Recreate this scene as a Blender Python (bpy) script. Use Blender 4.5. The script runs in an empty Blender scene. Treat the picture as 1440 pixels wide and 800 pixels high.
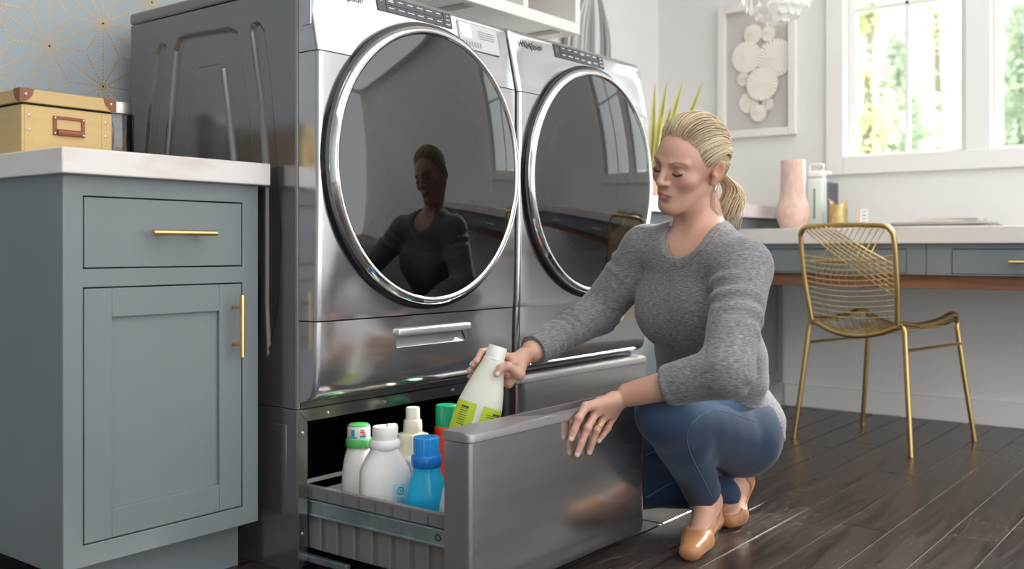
import bpy, bmesh, math, random
import numpy as np
from mathutils import Vector, Matrix
random.seed(7); np.random.seed(7)
SC = bpy.context.scene
COL = SC.collection

# ------------------------------------------------------------------ camera
FPX = 1402.0                                  # focal length in pixels of the 1440 px wide frame
YAW = math.atan2(1080.0, 1402.0)              # angle of the machine row against the view axis
CA, SA = math.cos(YAW), math.sin(YAW)
EYE = 0.693
camd = bpy.data.cameras.new('camera')
camd.sensor_fit = 'HORIZONTAL'; camd.sensor_width = 36.0
camd.lens = FPX / 1440.0 * 36.0
camd.shift_y = -50.0 / 1440.0
camd.clip_start = 0.05; camd.clip_end = 200
camd.dof.use_dof = True; camd.dof.focus_distance = 2.26; camd.dof.aperture_fstop = 3.0
cam = bpy.data.objects.new('camera', camd); COL.objects.link(cam)
fwd = Vector((CA, SA, 0)); rgt = Vector((SA, -CA, 0)); up = Vector((0, 0, 1))
cam.matrix_world = Matrix((( rgt.x, up.x, -fwd.x, 0), (rgt.y, up.y, -fwd.y, 0), (rgt.z, up.z, -fwd.z, EYE), (0, 0, 0, 1)))
SC.camera = cam
# ------------------------------------------------------------------ world, sun, exposure
world = bpy.data.worlds.new('daylight'); SC.world = world; world.use_nodes = True
bg = world.node_tree.nodes['Background']
bg.inputs[0].default_value = (0.97, 0.985, 1.0, 1); bg.inputs[1].default_value = 1.08
sund = bpy.data.lights.new('sun', 'SUN'); sund.energy = 6.0; sund.angle = math.radians(7); sund.color = (1, 0.95, 0.87)
sun = bpy.data.objects.new('sun', sund); COL.objects.link(sun)
sun.rotation_euler = Vector((-0.80, 0.24, -0.50)).to_track_quat('-Z', 'Y').to_euler()
def area(name, loc, target, sx, sy, energy, col=(1, 1, 1)):
    l = bpy.data.lights.new(name, 'AREA'); l.shape = 'RECTANGLE'; l.size = sx; l.size_y = sy; l.energy = energy; l.color = col
    o = bpy.data.objects.new(name, l); COL.objects.link(o); o.location = loc
    o.rotation_euler = (Vector(target) - Vector(loc)).to_track_quat('-Z', 'Y').to_euler(); return o
area('added_ceiling_fill', (1.6, -.9, 2.60), (1.6, -.9, 0), 5.0, 4.4, 52, (1, .985, .96))  # unseen fill lamp added to brighten the room and the control fascias
SC.view_settings.view_transform = 'Standard'; SC.view_settings.look = 'None'
SC.view_settings.gamma = 1.0; SC.view_settings.use_curve_mapping = False
SC.view_settings.exposure = 1.15

# ------------------------------------------------------------------ helpers
def ray(px, py):
    l = (px - 720) / FPX; v = (350 - py) / FPX
    return np.array((CA + SA * l, SA - CA * l, v))
def on(px, py, x=None, y=None, z=None, d=None):
    r = ray(px, py)
    if x is not None: d = x / r[0]
    elif y is not None: d = y / r[1]
    elif z is not None: d = (z - EYE) / r[2]
    return r * d + np.array((0, 0, EYE))
def P(px, py, d): return on(px, py, d=d)

MATS = {}
def mat(name, col, rough=0.5, metal=0.0, **kw):
    if name in MATS: return MATS[name]
    m = bpy.data.materials.new(name); m.use_nodes = True
    b = m.node_tree.nodes['Principled BSDF']
    b.inputs['Base Color'].default_value = (*col, 1); b.inputs['Roughness'].default_value = rough
    b.inputs['Metallic'].default_value = metal
    for k, v in kw.items():
        b.inputs[k.replace('_', ' ')].default_value = v
    MATS[name] = m
    return m
def nodes(m): return m.node_tree.nodes, m.node_tree.links, m.node_tree.nodes['Principled BSDF']
def noise_col(m, c1, c2, scale=(5, 5, 5), detail=3, lo=0.35, hi=0.65, bump=0.0, coord='Object', dist=0.0, rough=None):
    N, L, b = nodes(m)
    tc = N.new('ShaderNodeTexCoord'); mp = N.new('ShaderNodeMapping'); mp.inputs['Scale'].default_value = scale
    L.new(tc.outputs[coord], mp.inputs[0])
    nz = N.new('ShaderNodeTexNoise'); nz.inputs['Scale'].default_value = 1; nz.inputs['Detail'].default_value = detail
    nz.inputs['Distortion'].default_value = dist
    L.new(mp.outputs[0], nz.inputs['Vector'])
    cr = N.new('ShaderNodeValToRGB'); cr.color_ramp.elements[0].position = lo; cr.color_ramp.elements[1].position = hi
    cr.color_ramp.elements[0].color = (*c1, 1); cr.color_ramp.elements[1].color = (*c2, 1)
    L.new(nz.outputs['Fac'], cr.inputs[0]); L.new(cr.outputs[0], b.inputs['Base Color'])
    if rough:
        mr = N.new('ShaderNodeMapRange'); mr.inputs['To Min'].default_value = rough[0]; mr.inputs['To Max'].default_value = rough[1]
        L.new(nz.outputs['Fac'], mr.inputs[0]); L.new(mr.outputs[0], b.inputs['Roughness'])
    if bump:
        bp = N.new('ShaderNodeBump'); bp.inputs['Strength'].default_value = bump; bp.inputs['Distance'].default_value = 0.002
        L.new(nz.outputs['Fac'], bp.inputs['Height']); L.new(bp.outputs[0], b.inputs['Normal'])
    return m

def wloc(o):
    v = Vector((0, 0, 0))
    while o is not None:
        v += o.location; o = o.parent
    return v
def mesh_np(name, V, F, smooth=40, col=None):
    me = bpy.data.meshes.new(name)
    V = np.asarray(V, dtype=np.float32)
    if isinstance(F, np.ndarray):
        n, k = F.shape
        me.vertices.add(len(V)); me.vertices.foreach_set('co', V.ravel())
        me.loops.add(n * k); me.loops.foreach_set('vertex_index', F.ravel().astype(np.int32))
        me.polygons.add(n); me.polygons.foreach_set('loop_start', np.arange(0, n * k, k, dtype=np.int32))
        me.update(calc_edges=True); me.validate()
    else:
        me.from_pydata([tuple(map(float, v)) for v in V], [], F)
    if col is not None:
        a = me.color_attributes.new('Col', 'FLOAT_COLOR', 'POINT')
        c = np.ones((len(V), 4), np.float32); c[:, :3] = col
        a.data.foreach_set('color', c.ravel())
    if smooth:
        me.polygons.foreach_set('use_smooth', np.ones(len(me.polygons), bool))
        if smooth < 180: me.set_sharp_from_angle(angle=math.radians(smooth))
    me.update()
    return me

_rb = {}
class MB:
    """collects shapes into one mesh"""
    def __init__(s): s.v = []; s.f = []; s.flat = None
    def add(s, V, F):
        o = len(s.v); s.v.extend([tuple(map(float, p)) for p in V]); s.f.extend([tuple(i + o for i in q) for q in F]); return s
    def box(s, x0, x1, y0, y1, z0, z1):
        V = [(x, y, z) for x in (x0, x1) for y in (y0, y1) for z in (z0, z1)]
        return s.add(V, [(0, 1, 3, 2), (4, 6, 7, 5), (0, 4, 5, 1), (2, 3, 7, 6), (0, 2, 6, 4), (1, 5, 7, 3)])
    def rbox(s, x0, x1, y0, y1, z0, z1, r=0.005, seg=2):
        s.flat = r <= .0045 and s.flat is not False
        bm = bmesh.new(); bmesh.ops.create_cube(bm, size=1)
        for v in bm.verts:
            v.co.x = x0 + (v.co.x + .5) * (x1 - x0); v.co.y = y0 + (v.co.y + .5) * (y1 - y0); v.co.z = z0 + (v.co.z + .5) * (z1 - z0)
        bmesh.ops.bevel(bm, geom=list(bm.edges), offset=r, segments=seg, profile=0.5, affect='EDGES')
        bm.verts.index_update()
        s.add([v.co for v in bm.verts], [[v.index for v in f.verts] for f in bm.faces]); bm.free(); return s
    def tube(s, pts, r, n=8, caps=True, closed=False):
        s.flat = False; pts = [Vector(p) for p in pts]; m = len(pts)
        rr = r if hasattr(r, '__len__') else [r] * m
        tg = []
        for i in range(m):
            if closed: t = pts[(i + 1) % m] - pts[i - 1]
            else: t = pts[min(i + 1, m - 1)] - pts[max(i - 1, 0)]
            tg.append(t.normalized())
        a = Vector((0, 0, 1)) if abs(tg[0].z) < .9 else Vector((1, 0, 0))
        u = (a - tg[0] * a.dot(tg[0])).normalized()
        V = []; F = []
        for i in range(m):
            u = (u - tg[i] * u.dot(tg[i])).normalized(); w = tg[i].cross(u)
            for k in range(n):
                an = 2 * math.pi * k / n
                V.append(pts[i] + (u * math.cos(an) + w * math.sin(an)) * rr[i])
        for i in range(m if closed else m - 1):
            j = (i + 1) % m
            for k in range(n):
                F.append((i * n + k, i * n + (k + 1) % n, j * n + (k + 1) % n, j * n + k))
        if caps and not closed:
            F.append(tuple(range(n - 1, -1, -1))); F.append(tuple((m - 1) * n + k for k in range(n)))
        return s.add(V, F)
    def lathe(s, prof, n=32, c=(0, 0, 0), axis='z', sx=1, sy=1, cap=True):
        """prof: list of (radius, height)"""
        s.flat = False; V = []; F = []; m = len(prof)
        for r, h in prof:
            for k in range(n):
                a = 2 * math.pi * k / n
                p = (r * math.cos(a) * sx, r * math.sin(a) * sy, h)
                if axis == 'y': p = (p[0], h, p[1])
                if axis == 'x': p = (h, p[0], p[1])
                V.append((p[0] + c[0], p[1] + c[1], p[2] + c[2]))
        for i in range(m - 1):
            for k in range(n):
                q = (i * n + k, i * n + (k + 1) % n, (i + 1) * n + (k + 1) % n, (i + 1) * n + k)
                F.append(q if axis != 'y' else q[::-1])
        if cap:
            if prof[0][0] > 1e-5: F.append(tuple(range(n - 1, -1, -1)) if axis != 'y' else tuple(range(n)))
            if prof[-1][0] > 1e-5:
                q = tuple((m - 1) * n + k for k in range(n)); F.append(q if axis != 'y' else q[::-1])
        return s.add(V, F)
    def prism(s, poly, z0, z1, axis='z'):
        """extrude polygon (a,b); axis y: (x,z) polygon from y=z0 to z1; axis x: (y,z)"""
        n = len(poly)
        def mk(a, b, h):
            return (a, b, h) if axis == 'z' else ((a, h, b) if axis == 'y' else (h, a, b))
        V = [mk(a, b, z0) for a, b in poly] + [mk(a, b, z1) for a, b in poly]
        F = [tuple(range(n)), tuple(range(2 * n - 1, n - 1, -1))] + [(k, n + k, n + (k + 1) % n, (k + 1) % n) for k in range(n)]
        return s.add(V, F)
    def loft(s, rings, caps=True):
        s.flat = False; n = len(rings[0]); V = [p for r in rings for p in r]; F = []
        for i in range(len(rings) - 1):
            for k in range(n):
                F.append((i * n + k, i * n + (k + 1) % n, (i + 1) * n + (k + 1) % n, (i + 1) * n + k))
        if caps:
            F.append(tuple(range(n - 1, -1, -1))); F.append(tuple((len(rings) - 1) * n + k for k in range(n)))
        return s.add(V, F)
    def xf(s, M):
        s.v = [tuple(M @ Vector(p)) for p in s.v]; return s
    def build(s, name, m, parent=None, world=True, smooth=40):
        if s.flat and smooth == 40: smooth = 20      # crisp bevelled boards
        V = np.array(s.v, dtype=np.float64)
        if parent is not None and world: V = V - np.array(wloc(parent))
        me = mesh_np(name, V, s.f, smooth)
        bm = bmesh.new(); bm.from_mesh(me); bmesh.ops.recalc_face_normals(bm, faces=bm.faces); bm.to_mesh(me); bm.free()
        if smooth and smooth < 180: me.set_sharp_from_angle(angle=math.radians(smooth))
        me.materials.append(m)
        o = bpy.data.objects.new(name, me); COL.objects.link(o)
        if parent is not None: o.parent = parent
        return o
def link(name, me, m, parent=None):
    if m is not None: me.materials.append(m)
    o = bpy.data.objects.new(name, me); COL.objects.link(o)
    if parent is not None: o.parent = parent
    return o
def thing(name, label, cat, loc, rz=0, group=None):
    o = bpy.data.objects.new(name, None); COL.objects.link(o); o.empty_display_size = 0.05
    o.location = tuple(map(float, loc)); o.rotation_euler = (0, 0, rz)
    return tag(o, label, cat, group)
def tag(o, label, cat=None, group=None):
    o['label'] = label
    if cat: o['category'] = cat
    if group: o['group'] = group
    return o
def struct(o):
    o['kind'] = 'structure'; return o
def setorigin(o, loc):
    """move a world-space mesh's origin to loc"""
    o.data.transform(Matrix.Translation(-Vector(loc))); o.location = loc; return o
def smooth_pts(pts, sub=6, closed=False):
    """Catmull-Rom"""
    pts = [np.array(p, float) for p in pts]; n = len(pts); out = []
    rng = range(n if closed else n - 1)
    for i in rng:
        p1 = pts[i]; p2 = pts[(i + 1) % n]
        p0 = pts[i - 1] if (closed or i > 0) else 2 * p1 - p2
        p3 = pts[(i + 2) % n] if (closed or i + 2 < n) else 2 * p2 - p1
        for k in range(sub):
            t = k / sub
            out.append(.5 * ((2 * p1) + (p2 - p0) * t + (2 * p0 - 5 * p1 + 4 * p2 - p3) * t * t + (3 * p1 - p0 - 3 * p2 + p3) * t ** 3))
    if not closed: out.append(pts[-1])
    return out

# ------------------------------------------------------------------ materials
M_wall = noise_col(mat('white_wall_paint', (.8, .79, .775), .65), (.80, .795, .785), (.83, .825, .81), (3, 3, 3))
M_paper = noise_col(mat('grey_wallpaper', (.5, .55, .58), .6), (.37, .42, .45), (.42, .47, .50), (2, 2, 2))
M_gold_dot = mat('gold_print', (.66, .43, .18), .4, .3)
M_ceil = mat('ceiling_paint', (.8, .8, .79), .8)
M_trim = mat('white_trim_paint', (.85, .845, .83), .4)
M_cab = noise_col(mat('blue_grey_cabinet_paint', (.2, .25, .28), .42), (.185, .215, .228), (.205, .235, .248), (4, 4, 1.5))
M_dark_gap = mat('dark_gap', (.008, .009, .012), .8)
M_counter = noise_col(mat('veined_white_stone', (.8, .76, .73), .3), (.64, .575, .54), (.77, .73, .705), (2.2, 2.0, 9), 6, .28, .46, dist=1.6)
M_brass = mat('brushed_brass', (.80, .56, .24), .28, 1.0)
M_brass_dark = mat('brass_tube', (.60, .42, .17), .3, 1.0)
M_wire = mat('brass_wire', (.86, .66, .36), .3, 1.0)
M_steel = noise_col(mat('chrome_grey_finish', (.33, .33, .335), .16, .92), (.53, .53, .535), (.57, .57, .575), (1, 1, 40), 2, rough=(.12, .19))
M_steel_side = mat('dark_grey_side_finish', (.24, .24, .245), .2, .8)
M_plastic_grey = mat('grey_trim_plastic', (.27, .27, .275), .3, .35)
M_chrome = mat('polished_chrome', (.9, .9, .92), .06, 1.0)
M_black = mat('black_gloss', (.008, .008, .011), .15)
M_black_matt = mat('black_interior', (.006, .006, .007), .7)
M_galv = noise_col(mat('galvanised_rail', (.45, .52, .54), .35, .9), (.36, .44, .46), (.52, .60, .62), (8, 20, 20), 3)
M_bin = mat('grey_bin_plastic', (.19, .185, .18), .45)
M_screw = mat('screw_metal', (.7, .72, .74), .2, 1.0)
def glass_dark(name, tint, refl=0.05):
    m = bpy.data.materials.new(name); m.use_nodes = True; N, L = m.node_tree.nodes, m.node_tree.links
    N.remove(N['Principled BSDF']); out = N['Material Output']
    tr = N.new('ShaderNodeBsdfTransparent'); tr.inputs[0].default_value = (*tint, 1)
    gl = N.new('ShaderNodeBsdfGlossy'); gl.inputs['Roughness'].default_value = 0.03
    fr = N.new('ShaderNodeFresnel'); fr.inputs[0].default_value = 1.52
    mr = N.new('ShaderNodeMath'); mr.operation = 'ADD'; mr.inputs[1].default_value = refl; mr.use_clamp = True
    mx = N.new('ShaderNodeMixShader'); L.new(fr.outputs[0], mr.inputs[0]); L.new(mr.outputs[0], mx.inputs[0])
    L.new(tr.outputs[0], mx.inputs[1]); L.new(gl.outputs[0], mx.inputs[2]); L.new(mx.outputs[0], out.inputs[0]); return m
M_doorglass = glass_dark('smoked_door_glass', (.20, .20, .22), .07)
M_pane = glass_dark('window_glass', (.96, .98, .98), .0)
M_jarglass = glass_dark('jar_glass', (.88, .9, .9), .03)
# ================================================================== the setting
XW, YW = 4.25, 2.38           # right wall and back wall
CEIL = 2.62; XL = -2.4; YF = -3.4
# floor: light joint filler below, single dark planks on top
fl = MB().box(XL, XW, YF, YW, -0.03, -0.0035).build('floor', noise_col(mat('floor_joint_filler', (.42, .38, .34), .6), (.20, .18, .16), (.38, .35, .32), (14, 14, 14)))
struct(fl); tag(fl, 'dark brown wooden plank floor with pale joints')
M_plank = mat('dark_walnut_plank', (.05, .035, .027), .26)
def plank_mat():
    m = M_plank; N, L, b = nodes(m)
    tc = N.new('ShaderNodeTexCoord'); oi = N.new('ShaderNodeObjectInfo')
    ad = N.new('ShaderNodeVectorMath'); ad.operation = 'MULTIPLY_ADD'
    L.new(oi.outputs['Location'], ad.inputs[0]); ad.inputs[1].default_value = (1.7, 3.1, 1); L.new(tc.outputs['Object'], ad.inputs[2])
    mp = N.new('ShaderNodeMapping'); mp.inputs['Scale'].default_value = (3.2, 26, 10); L.new(ad.outputs[0], mp.inputs[0])
    n1 = N.new('ShaderNodeTexNoise'); n1.inputs['Scale'].default_value = 1; n1.inputs['Detail'].default_value = 6; n1.inputs['Distortion'].default_value = 1.2
    L.new(mp.outputs[0], n1.inputs['Vector'])
    cr = N.new('ShaderNodeValToRGB'); e = cr.color_ramp.elements
    e[0].position = .3; e[0].color = (.018, .0125, .0105, 1); e[1].position = .72; e[1].color = (.075, .056, .047, 1)
    L.new(n1.outputs['Fac'], cr.inputs[0])
    # pale scuffed grain
    mp2 = N.new('ShaderNodeMapping'); mp2.inputs['Scale'].default_value = (26, 90, 30); L.new(ad.outputs[0], mp2.inputs[0])
    n2 = N.new('ShaderNodeTexNoise'); n2.inputs['Scale'].default_value = 1; n2.inputs['Detail'].default_value = 4; L.new(mp2.outputs[0], n2.inputs['Vector'])
    mp3 = N.new('ShaderNodeMapping'); mp3.inputs['Scale'].default_value = (1.6, 1.6, 1.6); L.new(ad.outputs[0], mp3.inputs[0])
    n3 = N.new('ShaderNodeTexNoise'); n3.inputs['Scale'].default_value = 1; n3.inputs['Detail'].default_value = 3; L.new(mp3.outputs[0], n3.inputs['Vector'])
    mul = N.new('ShaderNodeMath'); mul.operation = 'MULTIPLY'
    r2 = N.new('ShaderNodeMapRange'); r2.inputs['From Min'].default_value = .58; r2.inputs['From Max'].default_value = .72; L.new(n2.outputs['Fac'], r2.inputs[0])
    r3 = N.new('ShaderNodeMapRange'); r3.inputs['From Min'].default_value = .48; r3.inputs['From Max'].default_value = .66; r3.inputs['To Max'].default_value = .75; L.new(n3.outputs['Fac'], r3.inputs[0])
    L.new(r2.outputs[0], mul.inputs[0]); L.new(r3.outputs[0], mul.inputs[1])
    mx = N.new('ShaderNodeMix'); mx.data_type = 'RGBA'; mx.inputs['B'].default_value = (.30, .27, .25, 1)
    L.new(mul.outputs[0], mx.inputs['Factor']); L.new(cr.outputs[0], mx.inputs['A']); L.new(mx.outputs['Result'], b.inputs['Base Color'])
    rr = N.new('ShaderNodeMapRange'); rr.inputs['To Min'].default_value = .2; rr.inputs['To Max'].default_value = .42; L.new(n1.outputs['Fac'], rr.inputs[0]); L.new(rr.outputs[0], b.inputs['Roughness'])
    bp = N.new('ShaderNodeBump'); bp.inputs['Strength'].default_value = .25; bp.inputs['Distance'].default_value = .0015
    L.new(n1.outputs['Fac'], bp.inputs['Height']); L.new(bp.outputs[0], b.inputs['Normal'])
plank_mat()
PW = 0.118; GAP = 0.0042
pm = {}
for ln in (0.9, 1.2, 1.5, 1.8):
    me = MB().rbox(GAP / 2, ln - GAP / 2, GAP / 2, PW - GAP / 2, -0.02, 0, .0016, 1)
    m_ = mesh_np('plank', me.v, me.f, 30); m_.materials.append(M_plank); pm[ln] = m_
row = 0
y = 0.997 - PW * 34
while y < YW - 0.02:
    if y > -2.2:
        x = -0.6 - random.random() * 1.2
        near = y > -0.9
        while x < XW:
            ln = random.choice((0.9, 1.2, 1.5, 1.8)) if near else 1.8
            if x + ln > 0 :
                o = bpy.data.objects.new('plank', pm[ln]); COL.objects.link(o); o.parent = fl; o.location = (x, y, 0)
                if x + ln > XW:     # last one is cut at the wall
                    o.scale.x = max(.02, (XW - x) / ln)
            x += ln
    y += PW
# walls
def wall(name, label, boxes, m):
    b = MB()
    for q in boxes: b.box(*q)
    return tag(struct(b.build(name, m, smooth=0)), label)
wb = wall('wall_back', 'white painted back wall behind the machines', [(XL, XW + .12, YW, YW + .1, 0, CEIL)], M_wall)
wp = struct(MB().box(XL, 2.1, YW - .003, YW, 0.0, CEIL).build('wallpaper', M_paper, wb, smooth=0))
# wallpaper print: dotted triangular star lattice
a = 0.161
cx0, cz0 = 1.377, 1.268
dots = MB()
def dotline(p, q, sp=.0085, r=.0027):
    n = max(1, int(round(math.dist(p, q) / sp)))
    for i in range(n):
        t = i / n; x = p[0] + (q[0] - p[0]) * t; z = p[1] + (q[1] - p[1]) * t
        if .98 < x < 2.09 and .86 < z < 2.1:
            dots.add([(x + r * math.cos(k * math.pi / 3), YW - .0036, z + r * math.sin(k * math.pi / 3)) for k in range(6)], [(0, 1, 2, 3, 4, 5)])
h = a * math.sqrt(3) / 2
ctr = lambda i, j: (cx0 + i * h, cz0 + (j + (i % 2) * .5) * a)
for i in range(-4, 6):
    for j in range(-4, 7):
        c = ctr(i, j)
        ups = ctr(i, j + 1); odd = i % 2
        r1 = ctr(i + 1, j + odd); r0 = ctr(i + 1, j + odd - 1)
        for q in (ups, r1, r0): dotline(c, q)
        for tri in ((c, ups, r1), (c, r0, r1)):
            g = (sum(t[0] for t in tri) / 3, sum(t[1] for t in tri) / 3)
            for t in tri: dotline(t, g)
do = dots.build('gold_dots', M_gold_dot, wb, smooth=0); do['kind'] = 'stuff'
# right wall with window opening
WY0, WY1, WZ0, WZ1 = 0.40, 1.476, 1.085, 2.22
wr = wall('wall_right', 'pale wall with the window and desk', [(XW, XW + .12, YF, WY0, 0, CEIL), (XW, XW + .12, WY1, YW + .1, 0, CEIL),
     (XW, XW + .12, WY0, WY1, 0, WZ0), (XW, XW + .12, WY0, WY1, WZ1, CEIL)], M_wall)
tag(struct(MB().box(XL - .1, XW + .12, YF, YW + .1, CEIL, CEIL + .1).build('ceiling', M_ceil, smooth=0)), 'white flat ceiling')
wall('wall_left', 'unseen grey wall added left of the camera to darken the washer side', [(XL - .1, XL, YF, YW, 0, CEIL)], mat('grey_wall_paint', (.58, .60, .61), .7))  # unseen wall, put in so the washer side reflects something darker
# baseboard
tag(struct(MB().rbox(XW - .016, XW, YF, 1.74, 0, .098, .004).build('baseboard_right', M_trim)), 'white baseboard along the desk wall')
# window: casing, two sashes with muntins and panes, mullion
win = thing('window_1', 'white framed double window looking out on pale trees', None, (XW, .938, WZ0)); struct(win)
b = MB()
t = .075
b.rbox(XW - .022, XW, WY0 - t, WY0, WZ0 - t, WZ1 + t, .003); b.rbox(XW - .022, XW, WY1, WY1 + t, WZ0 - t, WZ1 + t, .003)
b.rbox(XW - .022, XW, WY0, WY1, WZ0 - t, WZ0, .003); b.rbox(XW - .022, XW, WY0, WY1, WZ1, WZ1 + t, .003)
b.build('casing', M_trim, win)
b = MB(); b.rbox(XW - .004, XW + .11, .901, .992, WZ0, WZ1, .003); b.build('mullion', M_trim, win)
for (ya, yb) in ((.992, WY1), (WY0, .901)):
    b = MB(); s_ = .03
    b.rbox(XW + .05, XW + .09, ya, ya + s_, WZ0, WZ1, .003); b.rbox(XW + .05, XW + .09, yb - s_, yb, WZ0, WZ1, .003)
    b.rbox(XW + .05, XW + .09, ya + s_, yb - s_, WZ0, WZ0 + s_ * .5, .003); b.rbox(XW + .05, XW + .09, ya + s_, yb - s_, WZ1 - s_, WZ1, .003)
    sash = b.build('sash', M_trim, win)
    b = MB(); ym = (ya + yb) / 2
    b.rbox(XW + .055, XW + .085, ym - .008, ym + .008, WZ0 + s_ * .5, WZ1 - s_, .002)
    b.build('muntin', M_trim, sash)
    MB().rbox(XW + .055, XW + .085, ya + s_, yb - s_, 1.715, 1.731, .002).build('muntin', M_trim, sash)
    for (yc, yd) in ((ya + s_, ym - .008), (ym + .008, yb - s_)):
        for (za, zb) in ((WZ0 + s_ * .5, 1.715), (1.731, WZ1 - s_)):
            MB().box(XW + .068, XW + .071, yc, yd, za, zb).build('pane', M_pane, sash, smooth=0)

# ================================================================== cabinets
def bar_handle(name, p0, p1, out, parent, r=.0055, st=.03, m=None):
    """bar from p0 to p1 with two posts going along -out"""
    m = m or M_brass
    p0, p1, out = Vector(p0), Vector(p1), Vector(out)
    b = MB(); b.tube([p0 + out * st, p1 + out * st], r, 12)
    o = b.build(name, m, parent)
    for t in (.2, .8):
        q = p0.lerp(p1, t); MB().tube([q, q + out * st], r * .7, 10).build('handle_post', m, o)
    return o
# left base cabinet (drawer above a shaker door)
CX0, CX1, CY, CZ0, CZ1 = .931, 1.366, 1.741, .108, .829
cab = thing('base_cabinet', 'blue grey cabinet left of the washer with one drawer and one shaker door', 'cabinet', (1.15, CY, 0))
b = MB()
dx0, dx1 = .970, 1.325
rz = [(CZ0, .147), (.622, .656), (.791, CZ1)]
fy0, fy1 = CY, CY + .02
b.rbox(CX0, dx0, fy0, fy1, CZ0, CZ1, .002); b.rbox(dx1, CX1, fy0, fy1, CZ0, CZ1, .002)
for z0, z1 in rz: b.rbox(dx0 - .003, dx1 + .003, fy0, fy1, z0, z1, .0012)
b.build('face_frame', M_cab, cab)
b = MB(); b.rbox(CX0, CX0 + .018, fy1 - .001, YW - .005, CZ0 - .108 + .10, CZ1, .001); b.rbox(CX1 - .018, CX1, fy1 - .001, YW - .005, CZ0, CZ1, .001)
b.box(CX0 + .018, CX1 - .018, fy1 + .08, YW - .01, CZ0, CZ1 - .02)
b.build('carcass', M_cab, cab)
MB().box(CX0 + .02, CX1, CY + .07, CY + .085, 0.0, CZ0).build('toe_kick', M_cab, cab, smooth=0)
MB().box(dx0 - .002, dx1 + .002, fy1, fy1 + .004, .147, .791).build('gap_backing', M_dark_gap, cab, smooth=0)
dr = MB().rbox(dx0 + .0025, dx1 - .0025, fy0 + .001, fy1 - .002, .6585, .7885, .0012).build('drawer_front', M_cab, cab)
bar_handle('handle', (1.095, fy0, .7245), (1.238, fy0, .7245), (0, -1, 0), dr)
b = MB(); g = .0025; st = .055
X0, X1, Z0, Z1 = dx0 + g, dx1 - g, .147 + g, .622 - g
b.rbox(X0, X0 + st, fy0 + .001, fy1 - .002, Z0, Z1, .0012); b.rbox(X1 - st, X1, fy0 + .001, fy1 - .002, Z0, Z1, .0012)
b.rbox(X0 + st, X1 - st, fy0 + .001, fy1 - .002, Z0, Z0 + st, .0012); b.rbox(X0 + st, X1 - st, fy0 + .001, fy1 - .002, Z1 - st, Z1, .0012)
dr = b.build('cabinet_door', M_cab, cab)
MB().rbox(X0 + st - .002, X1 - st + .002, fy0 + .009, fy1 - .003, Z0 + st - .002, Z1 - st + .002, .001).build('door_panel', M_cab, dr)
bar_handle('handle', (1.3015, fy0, .468), (1.3015, fy0, .597), (0, -1, 0), dr)
ct = MB().rbox(.917, 1.381, 1.718, YW - .004, .829, .876, .003).build('countertop', M_counter)
setorigin(ct, (1.15, 2.05, .829)); tag(ct, 'veined white stone countertop on the left blue grey cabinet', 'countertop')
# right base cabinet along the back wall, between dryer and desk
RX0, RX1, RY = 2.80, XW - .018, 1.745
cab = thing('base_cabinet', 'grey cabinet run between the dryer and the right wall behind the woman', 'cabinet', (3.5, RY, 0))
MB().box(RX0, RX1, RY + .02, YW - .004, .1, .822).build('carcass', M_cab, cab, smooth=0)
MB().box(RX0, RX1, RY + .07, RY + .09, 0, .1).build('toe_kick', M_cab, cab, smooth=0)
nd = 3; wd = (RX1 - RX0) / nd
for i in range(nd):
    x0 = RX0 + i * wd + .003; x1 = x0 + wd - .006
    b = MB(); st = .05; b.rbox(x0, x0 + st, RY, RY + .02, .105, .818, .0015); b.rbox(x1 - st, x1, RY, RY + .02, .105, .818, .0015)
    b.rbox(x0 + st, x1 - st, RY, RY + .02, .105, .105 + st, .0015); b.rbox(x0 + st, x1 - st, RY, RY + .02, .818 - st, .818, .0015)
    m_ = M_cab
    d_ = b.build('cabinet_door', m_, cab); MB().box(x0 + st, x1 - st, RY + .009, RY + .018, .105 + st, .818 - st).build('door_panel', m_, d_, smooth=0)
ct = MB().rbox(2.795, XW - .003, 1.715, YW - .004, .822, .877, .003).build('countertop', M_counter)
setorigin(ct, (3.5, 2.05, .822)); tag(ct, 'white countertop slab behind the woman between dryer and right wall', 'countertop')

# ================================================================== wall shelf with cubbies
sh = thing('wall_shelf', 'white wall shelf with open cubbies hung above the machines', 'shelf', (2.3, YW, 1.496))
SX0, SX1, SY, SZ0 = 1.9, 3.12, 2.08, 1.496
M_white = mat('white_lacquer', (.86, .85, .83), .35)
MB().rbox(SX0, SX1, SY, YW, SZ0, SZ0 + .04, .002).build('bottom_board', M_white, sh)
MB().rbox(SX0, SX1, SY, YW, 1.84, 1.87, .002).build('top_board', M_white, sh)
for x in (SX0, 2.33, 2.765, SX1 - .032):
    MB().rbox(x, x + (.03 if x < 3 else .032), SY, YW, SZ0 + .04, 1.84, .002).build('divider', M_white, sh)
MB().box(SX0, SX1, YW - .012, YW - .004, SZ0 + .04, 1.84).build('back_board', mat('beige_back_board', (.62, .50, .38), .6), sh, smooth=0)
for x in (2.48, 2.98):
    MB().rbox(x, x + .05, SY + .03, YW, SZ0 - .004, SZ0, .001).build('mounting_bracket', mat('bracket_taupe', (.42, .38, .33), .5), sh)
o = MB(); pr = [(.0, 0), (.052, .002), (.062, .06), (.064, .13), (.058, .2), (.054, .2), (.06, .13), (.0, .03)]
ba = thing('wicker_basket', 'brown woven basket standing in the cubby of the white shelf', 'basket', (2.86, 2.2, SZ0 + .0405))
o.lathe(pr, 24, (2.86, 2.2, SZ0 + .0405)).build('basket_body', noise_col(mat('brown_wicker', (.3, .16, .09), .7), (.16, .08, .045), (.38, .22, .14), (90, 90, 40), 2, bump=.6), ba)
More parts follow.
